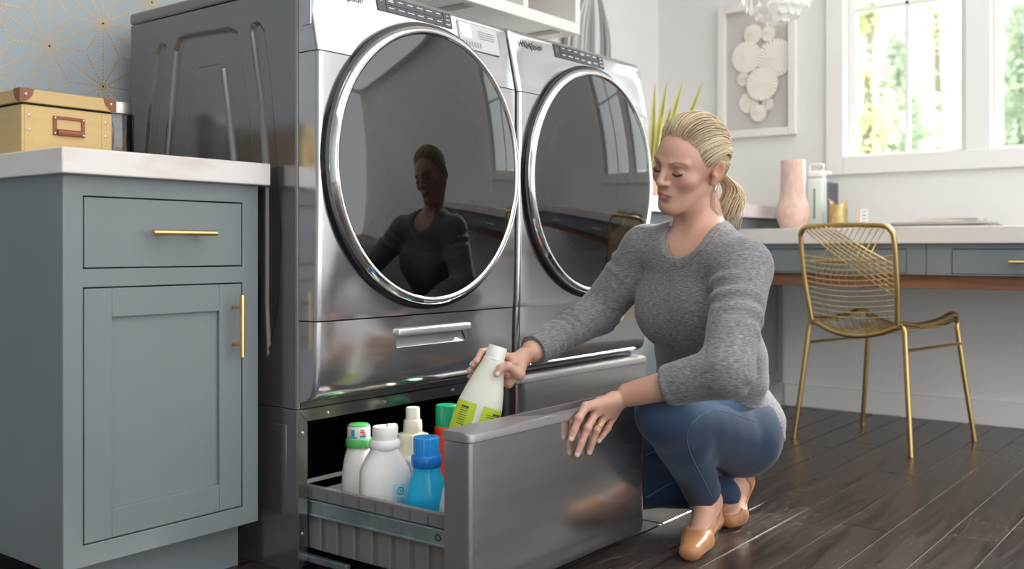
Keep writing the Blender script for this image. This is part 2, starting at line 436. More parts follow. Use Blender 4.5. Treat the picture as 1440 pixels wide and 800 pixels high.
MB().tube([(2.86 + .057 * math.cos(t), 2.2 + .057 * math.sin(t), SZ0 + .24) for t in np.linspace(0, 2 * math.pi, 24, endpoint=False)], .006, 6, closed=True).build('rim', MATS['brown_wicker'], ba)
# ================================================================== washer and dryer
MW = .686; MY0, MY1 = 1.655, 2.287
def boolean_cut(o, cutter):
    c = cutter.build('cutter', M_black_matt, None)
    c.location = -wloc(o)
    md = o.modifiers.new('cut', 'BOOLEAN'); md.object = c; md.operation = 'DIFFERENCE'; md.solver = 'EXACT'
    par = o.parent; c.location = (0, 0, 0); bpy.context.view_layer.update()
    dg = bpy.context.evaluated_depsgraph_get()
    me = bpy.data.meshes.new_from_object(o.evaluated_get(dg)); old = o.data
    o.modifiers.clear(); o.data = me
    me.polygons.foreach_set('use_smooth', np.ones(len(me.polygons), bool)); me.set_sharp_from_angle(angle=math.radians(35))
    bpy.data.meshes.remove(old); cm = c.data; bpy.data.objects.remove(c); bpy.data.meshes.remove(cm)
def front_loft(x0, x1, zy, yback, r=.012, bow=.004):
    """rings over height: (z, yfront)"""
    rings = []
    for z, yf in zy:
        ring = [(x0, yback, z)]
        for k in range(6):
            a = math.pi / 2 * k / 5; ring.append((x0 + r - r * math.cos(a), yf + r - r * math.sin(a), z))
        for t in np.linspace(.08, .92, 9):
            ring.append((x0 + (x1 - x0) * t, yf - bow * (1 - (2 * t - 1) ** 2), z))
        for k in range(6):
            a = math.pi / 2 * (5 - k) / 5; ring.append((x1 - r + r * math.cos(a), yf + r - r * math.sin(a), z))
        ring.append((x1, yback, z)); rings.append(ring)
    return MB().loft(rings)
def cpy(z): return 1.590 + max(0, z - 1.11) * .21      # slanted control fascia
def cp_slab(xa, xb, za, zb, th=.0012, b=None):
    b = b or MB()
    bow = .0042
    V = []
    for y_off in (-th - bow, .004):
        V += [(xa, cpy(za) + y_off, za), (xb, cpy(za) + y_off, za), (xb, cpy(zb) + y_off, zb), (xa, cpy(zb) + y_off, zb)]
    return b.add(V, [(0, 1, 2, 3), (7, 6, 5, 4), (0, 4, 5, 1), (1, 5, 6, 2), (2, 6, 7, 3), (3, 7, 4, 0)])
def seg_d(Y, Z, p, q):
    px, pz = p; qx, qz = q; dx, dz = qx - px, qz - pz
    t = np.clip(((Y - px) * dx + (Z - pz) * dz) / (dx * dx + dz * dz + 1e-12), 0, 1)
    return np.hypot(Y - px - t * dx, Z - pz - t * dz)
def poly_sd(Y, Z, poly):
    d = np.full(Y.shape, 9.); ins = np.zeros(Y.shape, bool); n = len(poly)
    for i in range(n):
        p, q = poly[i], poly[(i + 1) % n]
        d = np.minimum(d, seg_d(Y, Z, p, q))
        c = ((p[1] > Z) != (q[1] > Z)); den = (q[1] - p[1]) or 1e-9
        ins ^= c & (Y < (q[0] - p[0]) * (Z - p[1]) / den + p[0])
    return np.where(ins, -d, d)
def side_panel(x, parent):
    yz = lambda pts: [tuple(on(a, b, x=x)[1:3]) for a, b in pts]
    big = yz([(243, 70), (250, 52), (262, 47), (322, 37), (334, 42), (342, 90), (352, 170), (361, 300), (366, 420), (363, 520), (205, 520), (215, 390), (231, 216)])
    inner = yz([(270, 105), (276, 92), (305, 86), (314, 92), (321, 150), (330, 235), (338, 400), (240, 400), (252, 240), (262, 170)])
    sl = yz([(218, 75), (223, 61), (231, 59), (235, 66), (231, 110), (222, 180), (212, 300), (190, 380), (200, 240), (206, 160)])
    sr = yz([(350, 42), (354, 31), (364, 28), (372, 40), (381, 110), (390, 220), (396, 330), (392, 430), (375, 520), (371, 430), (371, 250), (363, 140)])
    ys = np.linspace(MY0 + .001, MY1 - .001, 250); zs = np.linspace(.352, 1.252, 300)
    Y, Z = np.meshgrid(ys, zs, indexing='ij')
    ss = lambda d, w=.0065: (lambda t: t * t * (3 - 2 * t))(np.clip(.5 - (d + .006) / w / 2, 0, 1))
    H = .011 * ss(poly_sd(Y, Z, big)) - .011 * ss(poly_sd(Y, Z, inner)) + .009 * ss(poly_sd(Y, Z, sl)) + .009 * ss(poly_sd(Y, Z, sr))
    V = np.stack([x - .0015 - H * -1 - .0075 * 0 + 0 * H, Y, Z], -1)
    V[..., 0] = x - .0005 + H * 1.0      # pressed inwards
    n, m = Y.shape; I = np.arange(n * m).reshape(n, m)
    F = np.stack([I[:-1, :-1], I[:-1, 1:], I[1:, 1:], I[1:, :-1]], -1).reshape(-1, 4)
    V = V.reshape(-1, 3) - np.array(wloc(parent))
    return link('side_panel', mesh_np('side_panel', V, F, 60), M_steel_side, parent)
def text_mesh(name, s, size, m, parent, M, extrude=.0006):
    cu = bpy.data.curves.new(name, 'FONT'); cu.body = s; cu.size = size; cu.extrude = extrude; cu.align_x = 'CENTER'; cu.align_y = 'CENTER'; cu.resolution_u = 3
    t = bpy.data.objects.new(name, cu); COL.objects.link(t); bpy.context.view_layer.update()
    me = bpy.data.meshes.new_from_object(t.evaluated_get(bpy.context.evaluated_depsgraph_get()))
    bpy.data.objects.remove(t); bpy.data.curves.remove(cu)
    me.transform(Matrix.Translation(-wloc(parent)) @ M); me.name = name
    me.materials.clear()
    return link(name, me, m, parent)
M_panel_dark = mat('control_panel_glass', (.045, .048, .056), .2)
M_print = mat('white_print', (.75, .76, .78), .5)
M_sticker = mat('clear_label_film', (.55, .55, .55), .35, .3)
M_logo = mat('dark_logo_metal', (.10, .10, .11), .25, .7)
def machine(x0, washer):
    lab = ('grey front loading washer on the open pedestal with a large round smoked door' if washer else
           'grey front loading dryer beside the woman with a round smoked door')
    T = thing('washing_machine' if washer else 'tumble_dryer', lab, 'washer' if washer else 'dryer', (x0 + MW / 2, (MY0 + MY1) / 2, .3515))
    x1 = x0 + MW; xc = x0 + MW / 2
    b = MB(); b.box(x0 + .012, x1 - .001, MY0 + .001, MY1, .352, 1.253)
    b.build('cabinet', M_steel_side, T, smooth=0)
    if washer: side_panel(x0, T)
    else: MB().box(x0, x0 + .012, MY0 + .001, MY1, .352, 1.253).build('side_panel', M_steel_side, T, smooth=0)
    # small corner seam strip where the side meets the front
    MB().rbox(x0 - .0012, x0 + .008, MY0 - .001, MY0 + .006, .352, 1.256, .001).build('corner_strip', M_plastic_grey, T)
    MB().rbox(x0 - .004, x1 + .001, MY0 - .012, MY1 + .002, 1.2535, 1.283, .008, 3).build('top_lid', M_steel_side, T)
    # lower panel
    zy = [(.366, 1.640), (.372, 1.622), (.382, 1.609), (.395, 1.603), (.42, 1.5995), (.50, 1.5975), (.5385, 1.5965)]
    low = front_loft(x0 + .003, x1 - .003, zy, MY0 - .002).build('lower_panel', M_steel, T)
    zy = [(.5415, 1.5965), (.56, 1.594), (.8, 1.590), (1.1085, 1.590)] if washer else [(.5387, 1.5965), (.56, 1.594), (.8, 1.590), (1.1085, 1.590)]
    front_loft(x0 + .002, x1 - .002, zy, MY0 - .002).build('front_panel', M_steel, T)
    zy = [(1.1108, 1.590), (1.2, cpy(1.2)), (1.262, cpy(1.262)), (1.275, cpy(1.275) + .003), (1.2815, cpy(1.28) + .010), (1.2835, cpy(1.28) + .022)]
    front_loft(x0 + .002, x1 - .002, zy, MY0 - .002).build('control_fascia', M_steel, T)
    MB().box(x0 + .006, x1 - .006, 1.634, MY0, .37, 1.27).build('seam_backing', M_black_matt, T, smooth=0)
    # door
    c = (xc, 0, .887)
    D = MB().lathe([(.334, 1.600), (.336, 1.588), (.333, 1.578), (.322, 1.574), (.30, 1.58)], 96, c, 'y', cap=False).build('door_gasket', M_black, T)
    r_ = MB().lathe([(.326, 1.586), (.3255, 1.575), (.322, 1.566), (.316, 1.5615), (.310, 1.562), (.3055, 1.566), (.303, 1.575)], 96, c, 'y', cap=False).build('chrome_ring', M_chrome, T)
    prof = [(.3045 * s, 1.5665 - .026 * (1 - s * s)) for s in np.linspace(1, 0.0001, 14)]
    MB().lathe(prof, 96, c, 'y', cap=False).build('door_glass', M_doorglass, T, smooth=180)
    MB().lathe([(.303, 1.578), (.30, 1.584), (.0001, 1.584)], 64, c, 'y', cap=False).build('door_liner', M_black, T)
    ci = (xc - .005, 0, .887)
    M_in = mat('grey_inner_ring', (.12, .12, .13), .25)
    MB().lathe([(.232, 1.583), (.228, 1.575), (.215, 1.572), (.205, 1.577), (.20, 1.583)], 72, ci, 'y', cap=False).build('inner_ring', M_in, T)
    MB().lathe([(.155, 1.583), (.15, 1.573), (.135, 1.5655), (.11, 1.561), (.05, 1.558), (.0001, 1.5575)], 72, (xc + .01, 0, .905), 'y', cap=False).build('inner_bowl', mat('smoked_bowl', (.05, .05, .055), .12), T)
    # control area: dark touch field with key outlines
    ka, kb = x0 + .197, x0 + .452
    z0, z1 = 1.2335, 1.2705
    fld = cp_slab(ka, ka + .026, z0, z1).build('power_key', M_panel_dark, T, smooth=0)
    MB().tube([(ka + .013 + .005 * math.cos(t), cpy(1.252) - .0058, 1.252 + .005 * math.sin(t)) for t in np.linspace(.6, 2 * math.pi - .6 + .001, 14)], .0005, 4).build('power_symbol', M_print, fld)
    kx0 = ka + .0285; kx1 = kb - .0305; kw = (kx1 - kx0) / 6
    for r in range(2):
        za = z0 + r * .0192; zb = za + .0178
        for k in range(6):
            xa = kx0 + k * kw
            key = cp_slab(xa, xa + kw - .0006, za, zb).build('program_key', M_panel_dark, T, smooth=0)
            q = MB(); wl = kw * random.uniform(.4, .66); xm = xa + kw / 2; zm = (za + zb) / 2
            for ln in range(random.choice((1, 1, 2))):
                zz = zm + .0008 - ln * .0038
                q.add([(xm - wl / 2, cpy(zz) - .0057, zz), (xm + wl / 2, cpy(zz) - .0057, zz), (xm + wl / 2, cpy(zz + .002) - .0057, zz + .002), (xm - wl / 2, cpy(zz + .002) - .0057, zz + .002)], [(0, 1, 2, 3)])
            q.build('key_print', M_print, key, smooth=0)
    fld = cp_slab(kb - .0275, kb, z0, z1).build('start_key', M_panel_dark, T, smooth=0)
    q = MB()
    for zz, wl in ((1.262, .008), (1.252, .012), (1.2405, .016)):
        xm = kb - .0137
        q.add([(xm - wl / 2, cpy(zz) - .0057, zz), (xm + wl / 2, cpy(zz) - .0057, zz), (xm + wl / 2, cpy(zz + .002) - .0057, zz + .002), (xm - wl / 2, cpy(zz + .002) - .0057, zz + .002)], [(0, 1, 2, 3)])
    q.build('key_print', M_print, fld, smooth=0)
    if washer:
        la, lb, z0, z1 = x0 + .475, x0 + .632, 1.192, 1.262
        st = cp_slab(la, lb, z0, z1, .0008).build('energy_label', M_sticker, T, smooth=0)
        cp_slab(la + .006, la + .05, z0 + .03, z1 - .004, .0012).build('label_badge', mat('pale_label', (.8, .8, .79), .5), st, smooth=0)
        q = MB()
        def strip(xa, xb, za, zb):
            q.add([(xa, cpy(za) - .0056, za), (xb, cpy(za) - .0056, za), (xb, cpy(zb) - .0056, zb), (xa, cpy(zb) - .0056, zb)], [(0, 1, 2, 3)])
        for (xa, xb, za, zb) in ((la, lb, z0, z0 + .001), (la, lb, z1 - .001, z1), (la, la + .001, z0, z1), (lb - .001, lb, z0, z1)): strip(xa, xb, za, zb)
        for k in range(7): strip(la + .01 + k * .011, la + .016 + k * .011, z0 + .008, z0 + .022)
        for k in range(4): strip(la + .075, la + .14, z0 + .034 + k * .006, z0 + .036 + k * .006)
        q.build('label_print', mat('grey_print', (.3, .3, .31), .5), st, smooth=0)
        # dispenser block on the side of the fascia
        MB().rbox(x0 - .001, x0 + .01, 1.612, 1.640, 1.165, 1.255, .002).build('dispenser_edge', M_steel, T)
        # pull of the lower dispenser drawer
        boolean_cut(low, MB().rbox(x0 + .238, x0 + .489, 1.57, 1.622, .466, .4985, .006, 2))
        MB().prism([(1.6215, .467), (1.6215, .4975), (1.616, .4975), (1.6035, .472), (1.5985, .467)], x0 + .242, x0 + .485, 'x').build('pull_scoop', mat('satin_silver', (.62, .62, .62), .35, .8), T)
        MB().rbox(x0 + .235, x0 + .492, 1.583, 1.606, .4945, .5115, .005, 3).build('pull_bar', mat('satin_silver', (.62, .62, .62), .3, .9), T)
    M = Matrix.Translation((x0 + (.102 if washer else .085), cpy(1.245) - .0052, 1.2465)) @ Matrix.Rotation(math.radians(90 - 12), 4, 'X')
    lg = text_mesh('logo_lettering', 'Whirlpool', .0235, M_logo, T, M)
    # swirl around the lettering
    cx, cz = x0 + (.115 if washer else .098), 1.2475
    pts = []
    for t in np.linspace(-.5, 4.6, 26):
        x = cx + .026 * math.cos(t); z = cz + .0095 * math.sin(t) + .0035 * math.cos(t)
        pts.append((x, cpy(z) - .0052, z))
    MB().tube(pts, [.0001 + .00035 * math.sin(math.pi * i / 25) for i in range(26)], 5).build('logo_swirl', M_logo, T)
    # feet hidden under the cabinet
    for fx in (x0 + .06, x1 - .06):
        for fy in (MY0 + .05, MY1 - .05):
            MB().lathe([(.018, .3515), (.018, .3525)], 12, (fx, fy, 0)).build('foot', M_black_matt, T)
    return T
WX, DX = 1.40, 2.095
machine(WX, True); machine(DX, False)

def screw(x, y, z, parent, r=.0042):
    MB().lathe([(r, y), (r * .9, y - .0018), (r * .4, y - .0026), (.0001, y - .0027)], 10, (x, 0, z), 'y').build('screw', M_screw, parent)
def pedestal(x0, opened):
    x1 = x0 + MW; H = .3505
    T = thing('machine_pedestal', 'grey washer pedestal with its storage drawer pulled out' if opened else 'grey dryer pedestal with its drawer shut under the dryer', 'pedestal', (x0 + MW / 2, (MY0 + MY1) / 2, 0))
    MB().rbox(x0, x0 + .012, MY0, MY1, .0, H, .002).build('side', M_steel_side, T)
    MB().rbox(x1 - .012, x1, MY0, MY1, .0, H, .002).build('side', M_steel_side, T)
    # faint pressed rectangle on the outer side
    MB().rbox(x0 - .0012, x0 + .002, MY0 + .035, MY0 + .22, .09, .315, .001).build('side_pressing', M_steel_side, T)
    MB().box(x0 + .012, x1 - .012, MY0 + .01, MY1, H - .012, H).build('top_plate', M_steel_side, T, smooth=0)
    b = MB(); b.box(x0 + .012, x1 - .012, MY1 - .02, MY1, .01, H - .012); b.box(x0 + .012, x1 - .012, MY0 + .01, MY1, .01, .016)
    b.box(x0 + .012, x0 + .016, MY0 + .01, MY1, .016, H - .012); b.box(x1 - .016, x1 - .012, MY0 + .01, MY1, .016, H - .012)
    b.build('interior', M_black_matt, T, smooth=0)
    fl_ = .027; y0 = MY0 - .003
    M_fl = mat('satin_flange', (.34, .34, .33), .22, .95)
    tr = MB().prism([(x0 + .001, H - .001), (x1 - .001, H - .001), (x1 - fl_, H - fl_), (x0 + fl_, H - fl_)], y0, MY0 + .012, 'y').build('front_flange', M_fl, T)
    MB().prism([(x0 + .001, H - .003), (x0 + fl_ - .001, H - fl_ - .001), (x0 + fl_ - .001, .03), (x0 + .001, .004)], y0, MY0 + .012, 'y').build('front_flange', M_fl, T)
    MB().prism([(x1 - .001, H - .003), (x1 - fl_ + .001, H - fl_ - .001), (x1 - fl_ + .001, .03), (x1 - .001, .004)], y0, MY0 + .012, 'y').build('front_flange', M_fl, T)
    for x, z in ((x0 + .085, H - .016), (x0 + .26, H - .013), (x0 + .013, .30), (x0 + .013, .085), (x0 + .5, H - .013)): screw(x, y0, z, T)
    # drawer
    yd = 1.180 if opened else 1.597
    D0, D1 = x0 + .004, x1 - (.046 if opened else .004)
    th = .062 if opened else .05
    fr = front_loft(D0, D1, [(.028, yd + .02), (.034, yd + .006), (.05, yd), (.334, yd)], yd + th, .010, .002).build('drawer_front', M_steel, T)
    cap = front_loft(D0 - .001, D1 + .001, [(.3355, yd - .003), (.345, yd - .003), (.350, yd - .001), (.3528, yd + .005), (.3536, yd + .013)], yd + th + .002, .014, .002)
    co = cap.build('drawer_top_cap', mat('satin_grey_cap', (.33, .325, .33), .32, .55), fr)
    if opened:
        cut = MB().prism([(x0 + .20, yd + .058), (x0 + .225, yd + .030), (x0 + .262, yd + .012), (D1 - .05, yd + .012), (D1 - .03, yd + .058)], .318, .37, 'z')
        boolean_cut(co, cut)
        cut = MB().prism([(x0 + .20, yd + .058), (x0 + .225, yd + .030), (x0 + .262, yd + .012), (D1 - .05, yd + .012), (D1 - .03, yd + .058)], .318, .37, 'z')
        boolean_cut(fr, cut)
        # bin
        bx0, bx1, by0, by1 = x0 + .046, x1 - .06, yd + th, MY0 + .05
        B = MB(); t = .004
        B.box(bx0, bx1, by0, by1, .045, .05); B.box(bx0, bx0 + t, by0, by1, .05, .157); B.box(bx1 - t, bx1, by0, by1, .05, .157)
        B.box(bx0, bx1, by0, by0 + t, .05, .175); B.box(bx0, bx1, by1 - t, by1, .05, .175)
        bo = B.build('storage_bin', M_bin, T, smooth=0)
        rb = MB(); rb.rbox(bx0 - .010, bx0 + .004, by0, by1, .155, .183, .0025); rb.build('bin_rim', M_bin, bo)
        rb = MB(); rb.rbox(bx1 - .004, bx1 + .010, by0, by1, .155, .183, .0025); rb.build('bin_rim', M_bin, bo)
        rb = MB(); rb.rbox(bx0 - .01, bx1 + .01, by1 - .004, by1 + .004, .155, .183, .002); rb.build('bin_rim', M_bin, bo)
        yy = by0 + .02
        while yy < by1 - .01:
            MB().rbox(bx0 - .0118, bx0 - .009, yy, yy + .0035, .157, .176, .0006, 1).build('rim_notch_shade', mat('bin_notch_shade', (.10, .098, .095), .5), bo)  # shade of the notches given as darker raised strips
            yy += .048
        yy = by0 + .02
        while yy < by1 - .03:
            MB().rbox(bx0 - .0075, bx0 + .002, yy, yy + .038, .048, .119, .003).build('bin_rib', M_bin, bo)
            yy += .052
        ra = MB(); ra.rbox(bx0 - .0145, bx0 - .003, by0, by1 + .03, .121, .1535, .0012); ra.rbox(bx0 - .0165, bx0 - .003, by0, by1 + .03, .1205, .125, .0008); ra.rbox(bx0 - .0165, bx0 - .003, by0, by1 + .03, .150, .154, .0008)
        rail = ra.build('drawer_rail', M_galv, T)
        MB().tube([(bx0 - .0150 , by0 + .04 + .006 * math.cos(q), .138 + .006 * math.sin(q)) for q in np.linspace(0, 2 * math.pi, 16, endpoint=False)], .0012, 5, closed=True).build('rail_hole', M_black_matt, rail)
        MB().rbox(bx1 + .003, bx1 + .0145, by0, by1 + .03, .121, .1535, .0012).build('drawer_rail', M_galv, T)
        MB().rbox(x0 + .028, x0 + .04, MY0 - .12, MY0 + .3, .022, .036, .0012).build('lower_runner', M_galv, T)
    return T
pedestal(WX, True); pedestal(DX, False)
# ================================================================== bottles in the drawer
M_hdpe = mat('white_bottle_plastic', (.82, .81, .79), .35, Subsurface_Weight=.1)
M_hdpe2 = mat('cream_bottle_plastic', (.78, .73, .60), .35)
M_blue = mat('cyan_bottle_plastic', (.015, .47, .82), .2)
M_bluecap = mat('blue_cap_plastic', (.008, .20, .68), .22)
M_green = mat('green_cap_plastic', (.01, .40, .19), .3)
M_lgreen = mat('light_green_plastic', (.10, .46, .12), .35)
M_red = mat('red_collar_plastic', (.75, .05, .02), .35)
M_lime = mat('lime_label', (.50, .62, .03), .45)
M_lblue = mat('pale_blue_label', (.45, .70, .80), .45)
M_ink = mat('dark_ink', (.06, .07, .05), .6)
M_tealink = mat('teal_ink', (.02, .35, .50), .5)
BZ = .0506
def ellipse_ring(rx, ry, z, n=36, p=2.4, c=(0, 0)):
    out = []
    for k in range(n):
        a = 2 * math.pi * k / n; ca, sa = math.cos(a), math.sin(a)
        out.append((c[0] + rx * abs(ca) ** (2 / p) * (1 if ca >= 0 else -1), c[1] + ry * abs(sa) ** (2 / p) * (1 if sa >= 0 else -1), z))
    return out
def body_loft(prof, n=36, p=2.4):
    return MB().loft([ellipse_ring(rx, ry, z, n, p) for rx, ry, z in prof])
def ribbed(r, z0, z1, n=48, amp=.0007, top=True):
    rings = []
    for z, s in ((z0, 1), (z1 - .004, 1), (z1 - .0015, .98), (z1, .92)):
        rings.append([((r * s + (amp if k % 2 else 0)) * math.cos(2 * math.pi * k / n), (r * s + (amp if k % 2 else 0)) * math.sin(2 * math.pi * k / n), z) for k in range(n)])
    return MB().loft(rings)
def curved_label(rfun, a0, a1, z0, z1, n=14, off=.0008, p=2.4):
    """patch hugging a superellipse body; rfun(z)->(rx,ry)"""
    V = []; F = []
    zs = np.linspace(z0, z1, 6)
    for z in zs:
        rx, ry = rfun(z)
        for a in np.linspace(a0, a1, n):
            ca, sa = math.cos(a), math.sin(a)
            V.append(((rx + off) * abs(ca) ** (2 / p) * np.sign(ca), (ry + off) * abs(sa) ** (2 / p) * np.sign(sa), z))
    for i in range(5):
        for k in range(n - 1): F.append((i * n + k, i * n + k + 1, (i + 1) * n + k + 1, (i + 1) * n + k))
    return MB().add(V, F)
def rf(prof):
    zs = [q[2] for q in prof]
    return lambda z: (float(np.interp(z, zs, [q[0] for q in prof])), float(np.interp(z, zs, [q[1] for q in prof])))
def bottle(name, label, loc, rz=0): return thing(name, label, 'bottle', loc, rz, 'cleaning bottles in the pedestal drawer')
# towards-camera angle for labels, per bottle: world direction to camera is about (-CA,-SA)
TC = math.atan2(-SA, -CA)
# 1 white with green collar and printed cap
T = bottle('detergent_bottle', 'white bottle with green collar and printed cap nearest the washer side', (1.538, 1.612, BZ))
pr = [(.030, .026, 0), (.038, .032, .006), (.039, .033, .06), (.0385, .0325, .12), (.036, .031, .16), (.030, .027, .19), (.025, .024, .202), (.024, .024, .21)]
body_loft(pr).build('bottle_body', M_hdpe, T, False)
MB().lathe([(.0285, .207), (.0295, .210), (.0295, .222), (.0275, .226), (.02, .226)], 40).build('collar', M_lgreen, T, False)
cp = MB().lathe([(.0245, .224), (.0255, .226), (.0255, .249), (.0245, .252), (.02, .253)], 40).build('cap', M_hdpe, T, False)
MB().lathe([(.0232, .2525), (.0235, .2545), (.021, .2565), (.0001, .257)], 40).build('cap_top', M_lgreen, cp, False)
for a0, a1, z0, z1, m_ in ((-.55, -.2, .232, .247, M_tealink), (-.75, .0, .228, .231, M_tealink), (.25, .75, .240, .243, M_red), (.3, .6, .244, .2465, M_red), (.25, .8, .230, .2345, M_tealink), (.4, .75, .236, .2385, M_red)):
    curved_label(lambda z: (.0255, .0255), TC + a0, TC + a1, z0, z1, 8, .0004, 2).build('cap_print', m_, cp, False)
# 2 large white bottle with handle and pale blue label
T = bottle('detergent_bottle', 'large white bottle with moulded shoulder and pale blue info label', (1.513, 1.507, BZ), TC + math.pi / 2 + .25)
pr = [(.046, .03, 0), (.053, .037, .006), (.054, .038, .08), (.053, .038, .14), (.053, .037, .168), (.050, .035, .180), (.040, .032, .200), (.031, .030, .214), (.0295, .0295, .222)]
body_loft(pr, 40, 2.8).build('bottle_body', M_hdpe, T, False)
MB().tube(smooth_pts([(.046, 0, .196), (.060, 0, .180), (.066, 0, .14), (.060, 0, .09), (.050, 0, .075)], 5), .0085, 10).build('handle', M_hdpe, T, False)
MB().lathe([(.031, .218), (.0335, .222), (.0335, .232), (.030, .238)], 40).build('collar', M_hdpe, T, False)
cp = MB().lathe([(.025, .234), (.0265, .238), (.0262, .262), (.0245, .266), (.0001, .267)], 40).build('cap', M_hdpe, T, False)
MB().rbox(.004, .0275, -.012, .012, .244, .270, .004).build('cap_grip', M_hdpe, cp, False)
lb = curved_label(rf(pr), math.pi * 1.5 + .12, math.pi * 1.5 + 1.1, .07, .150, 14, .0008, 2.8).build('label', M_lblue, T, False)
r3 = rf(pr)
def lab_pt(a, z, off=.0018, p=2.8):
    rx, ry = r3(z); ca, sa = math.cos(a), math.sin(a)
    return ((rx + off) * abs(ca) ** (2 / p) * np.sign(ca), (ry + off) * abs(sa) ** (2 / p) * np.sign(sa), z)
a_ = math.pi * 1.5 + .42
MB().tube([lab_pt(a_ + .14 * math.cos(t), .136 + .0075 * math.sin(t)) for t in np.linspace(0, 2 * math.pi, 20, endpoint=False)], .001, 5, closed=True).build('info_symbol', M_tealink, lb, False)
MB().tube([lab_pt(a_, .1325), lab_pt(a_, .1375)], .0010, 5).build('info_symbol', M_tealink, lb, False)
for z in (.120, .115, .110): MB().tube([lab_pt(math.pi * 1.5 + t, z) for t in (.25, .4, .55, .75)], .0006, 4).build('label_print', M_tealink, lb, False)
# 3 cream bottle
T = bottle('softener_bottle', 'cream bottle with narrow translucent cap at the back of the drawer', (1.690, 1.592, BZ), TC + math.pi / 2)
pr = [(.034, .028, 0), (.041, .033, .006), (.042, .034, .10), (.041, .033, .16), (.034, .028, .195), (.037, .030, .205), (.036, .028, .214), (.022, .02, .219)]
body_loft(pr).build('bottle_body', M_hdpe2, T, False)
MB().lathe([(.022, .217), (.0225, .222), (.021, .245), (.0185, .248)], 36).build('collar', M_hdpe2, T, False)
MB().lathe([(.0165, .246), (.0162, .272), (.0150, .276), (.0001, .2765)], 36).build('cap', mat('translucent_cap', (.85, .83, .74), .3), T, False)
# 4 blue bottle
T = bottle('detergent_bottle', 'bright blue bottle with ribbed blue cap near the drawer front', (1.518, 1.392, BZ), TC + math.pi / 2)
pr = [(.042, .03, 0), (.0475, .035, .006), (.048, .036, .05), (.047, .035, .10), (.043, .033, .14), (.034, .029, .172), (.029, .027, .186), (.028, .027, .20)]
body_loft(pr).build('bottle_body', M_blue, T, False)
MB().tube(smooth_pts([(-.012, -.037, .04), (-.004, -.0385, .062), (.012, -.0385, .066), (.026, -.037, .052)], 5), .0035, 8).build('grip_recess_shade', mat('deep_blue_recess_shade', (.006, .10, .32), .3), T, False)  # shade of the grip recess drawn as a darker blue strip
MB().lathe([(.030, .196), (.0315, .199), (.0315, .216), (.029, .22)], 40).build('collar', M_bluecap, T, False)
ribbed(.0262, .218, .2565).build('cap', mat('clear_blue_cap', (.02, .30, .80), .15), T, False, smooth=25)
# 5 green cap red collar
T = bottle('cleaner_bottle', 'bottle with ribbed green cap and red collar beside the cream one', (1.785, 1.572, BZ), 0)
pr = [(.032, .032, 0), (.037, .037, .006), (.037, .037, .12), (.036, .036, .17), (.031, .031, .20), (.028, .028, .208)]
body_loft(pr, p=2).build('bottle_body', M_red, T, False)
MB().lathe([(.0285, .204), (.029, .207), (.029, .219), (.027, .222)], 36).build('collar', M_red, T, False)
ribbed(.0255, .220, .272).build('cap', M_green, T, False, smooth=25)
# 6 white bottle behind the drawer front
T = bottle('detergent_bottle', 'white bottle mostly hidden behind the left end of the drawer front', (1.505, 1.300, BZ), 0)
pr = [(.030, .030, 0), (.034, .034, .006), (.0345, .0345, .08), (.033, .033, .13), (.026, .026, .165), (.016, .016, .182), (.0145, .0145, .19)]
body_loft(pr, p=2).build('bottle_body', M_hdpe, T, False)
MB().lathe([(.0165, .188), (.017, .19), (.0165, .212), (.0001, .214)], 30).build('cap', M_hdpe, T, False)
for z in (.036, .042): curved_label(rf(pr), TC - 1.0, TC - .2, z, z + .0028, 8, .0004, 2).build('label_print', M_ink, T, False)
# 7 the bottle in the hand, tilted
HB0 = Vector(P(659, 624, 2.20)); HB1 = Vector(P(700.5, 487, 2.225))
T = thing('cleaner_bottle', 'pale translucent bottle with lime green label held in her right hand', 'bottle', HB0, 0)
ax = (HB1 - HB0); Lb = ax.length; ax.normalize()
cdir = Vector((-CA, -SA, 0)); fy_ = (cdir - ax * cdir.dot(ax)).normalized(); fx_ = ax.cross(fy_) * -1
MT = Matrix(((fx_.x, -fy_.x, ax.x, 0), (fx_.y, -fy_.y, ax.y, 0), (fx_.z, -fy_.z, ax.z, 0), (0, 0, 0, 1)))
k_ = Lb
pr = [(.044, .026, 0), (.0505, .031, .007), (.0525, .032, .03 * k_ / .2), (.0530, .032, .25 * k_), (.050, .031, .40 * k_), (.043, .029, .55 * k_), (.034, .026, .70 * k_), (.0265, .0245, .82 * k_), (.0235, .0232, .87 * k_)]
M_pale = mat('pale_translucent_plastic', (.75, .75, .66), .38, Subsurface_Weight=.25, Subsurface_Radius=(.02, .02, .015))
body_loft(pr, 40, 2.3).xf(MT).build('bottle_body', M_pale, T, False)
MB().lathe([(.0245, .862 * k_), (.0245, .872 * k_), (.0225, .875 * k_), (.0215, .985 * k_), (.0200, k_), (.0001, k_)], 36).xf(MT).build('cap', mat('white_cap', (.80, .80, .76), .35), T, False)
for a0, a1 in ((math.pi * 1.5 - 1.35, math.pi * 1.5 - .10), (math.pi * 1.5 + .10, math.pi * 1.5 + 1.35)):
    lb = curved_label(rf(pr), a0, a1, .015, .40 * k_, 16, .0007, 2.3).xf(MT).build('label', M_lime, T, False)
    for i in range(9):
        z = .40 * k_ - .010 - i * .005
        aa, ab = (a0 + .18, a0 + (1.05 if i % 3 else .75)) if a0 < math.pi * 1.4 else (a0 + .25, a0 + .72)
        if a0 > math.pi * 1.4: aa += .05; 
        q = curved_label(rf(pr), aa, ab, z - (.0016 if i else .004), z, 6, .0011, 2.3).xf(MT).build('label_print', M_ink if i % 2 == 0 else mat('olive_ink', (.16, .22, .02), .6), lb, False)

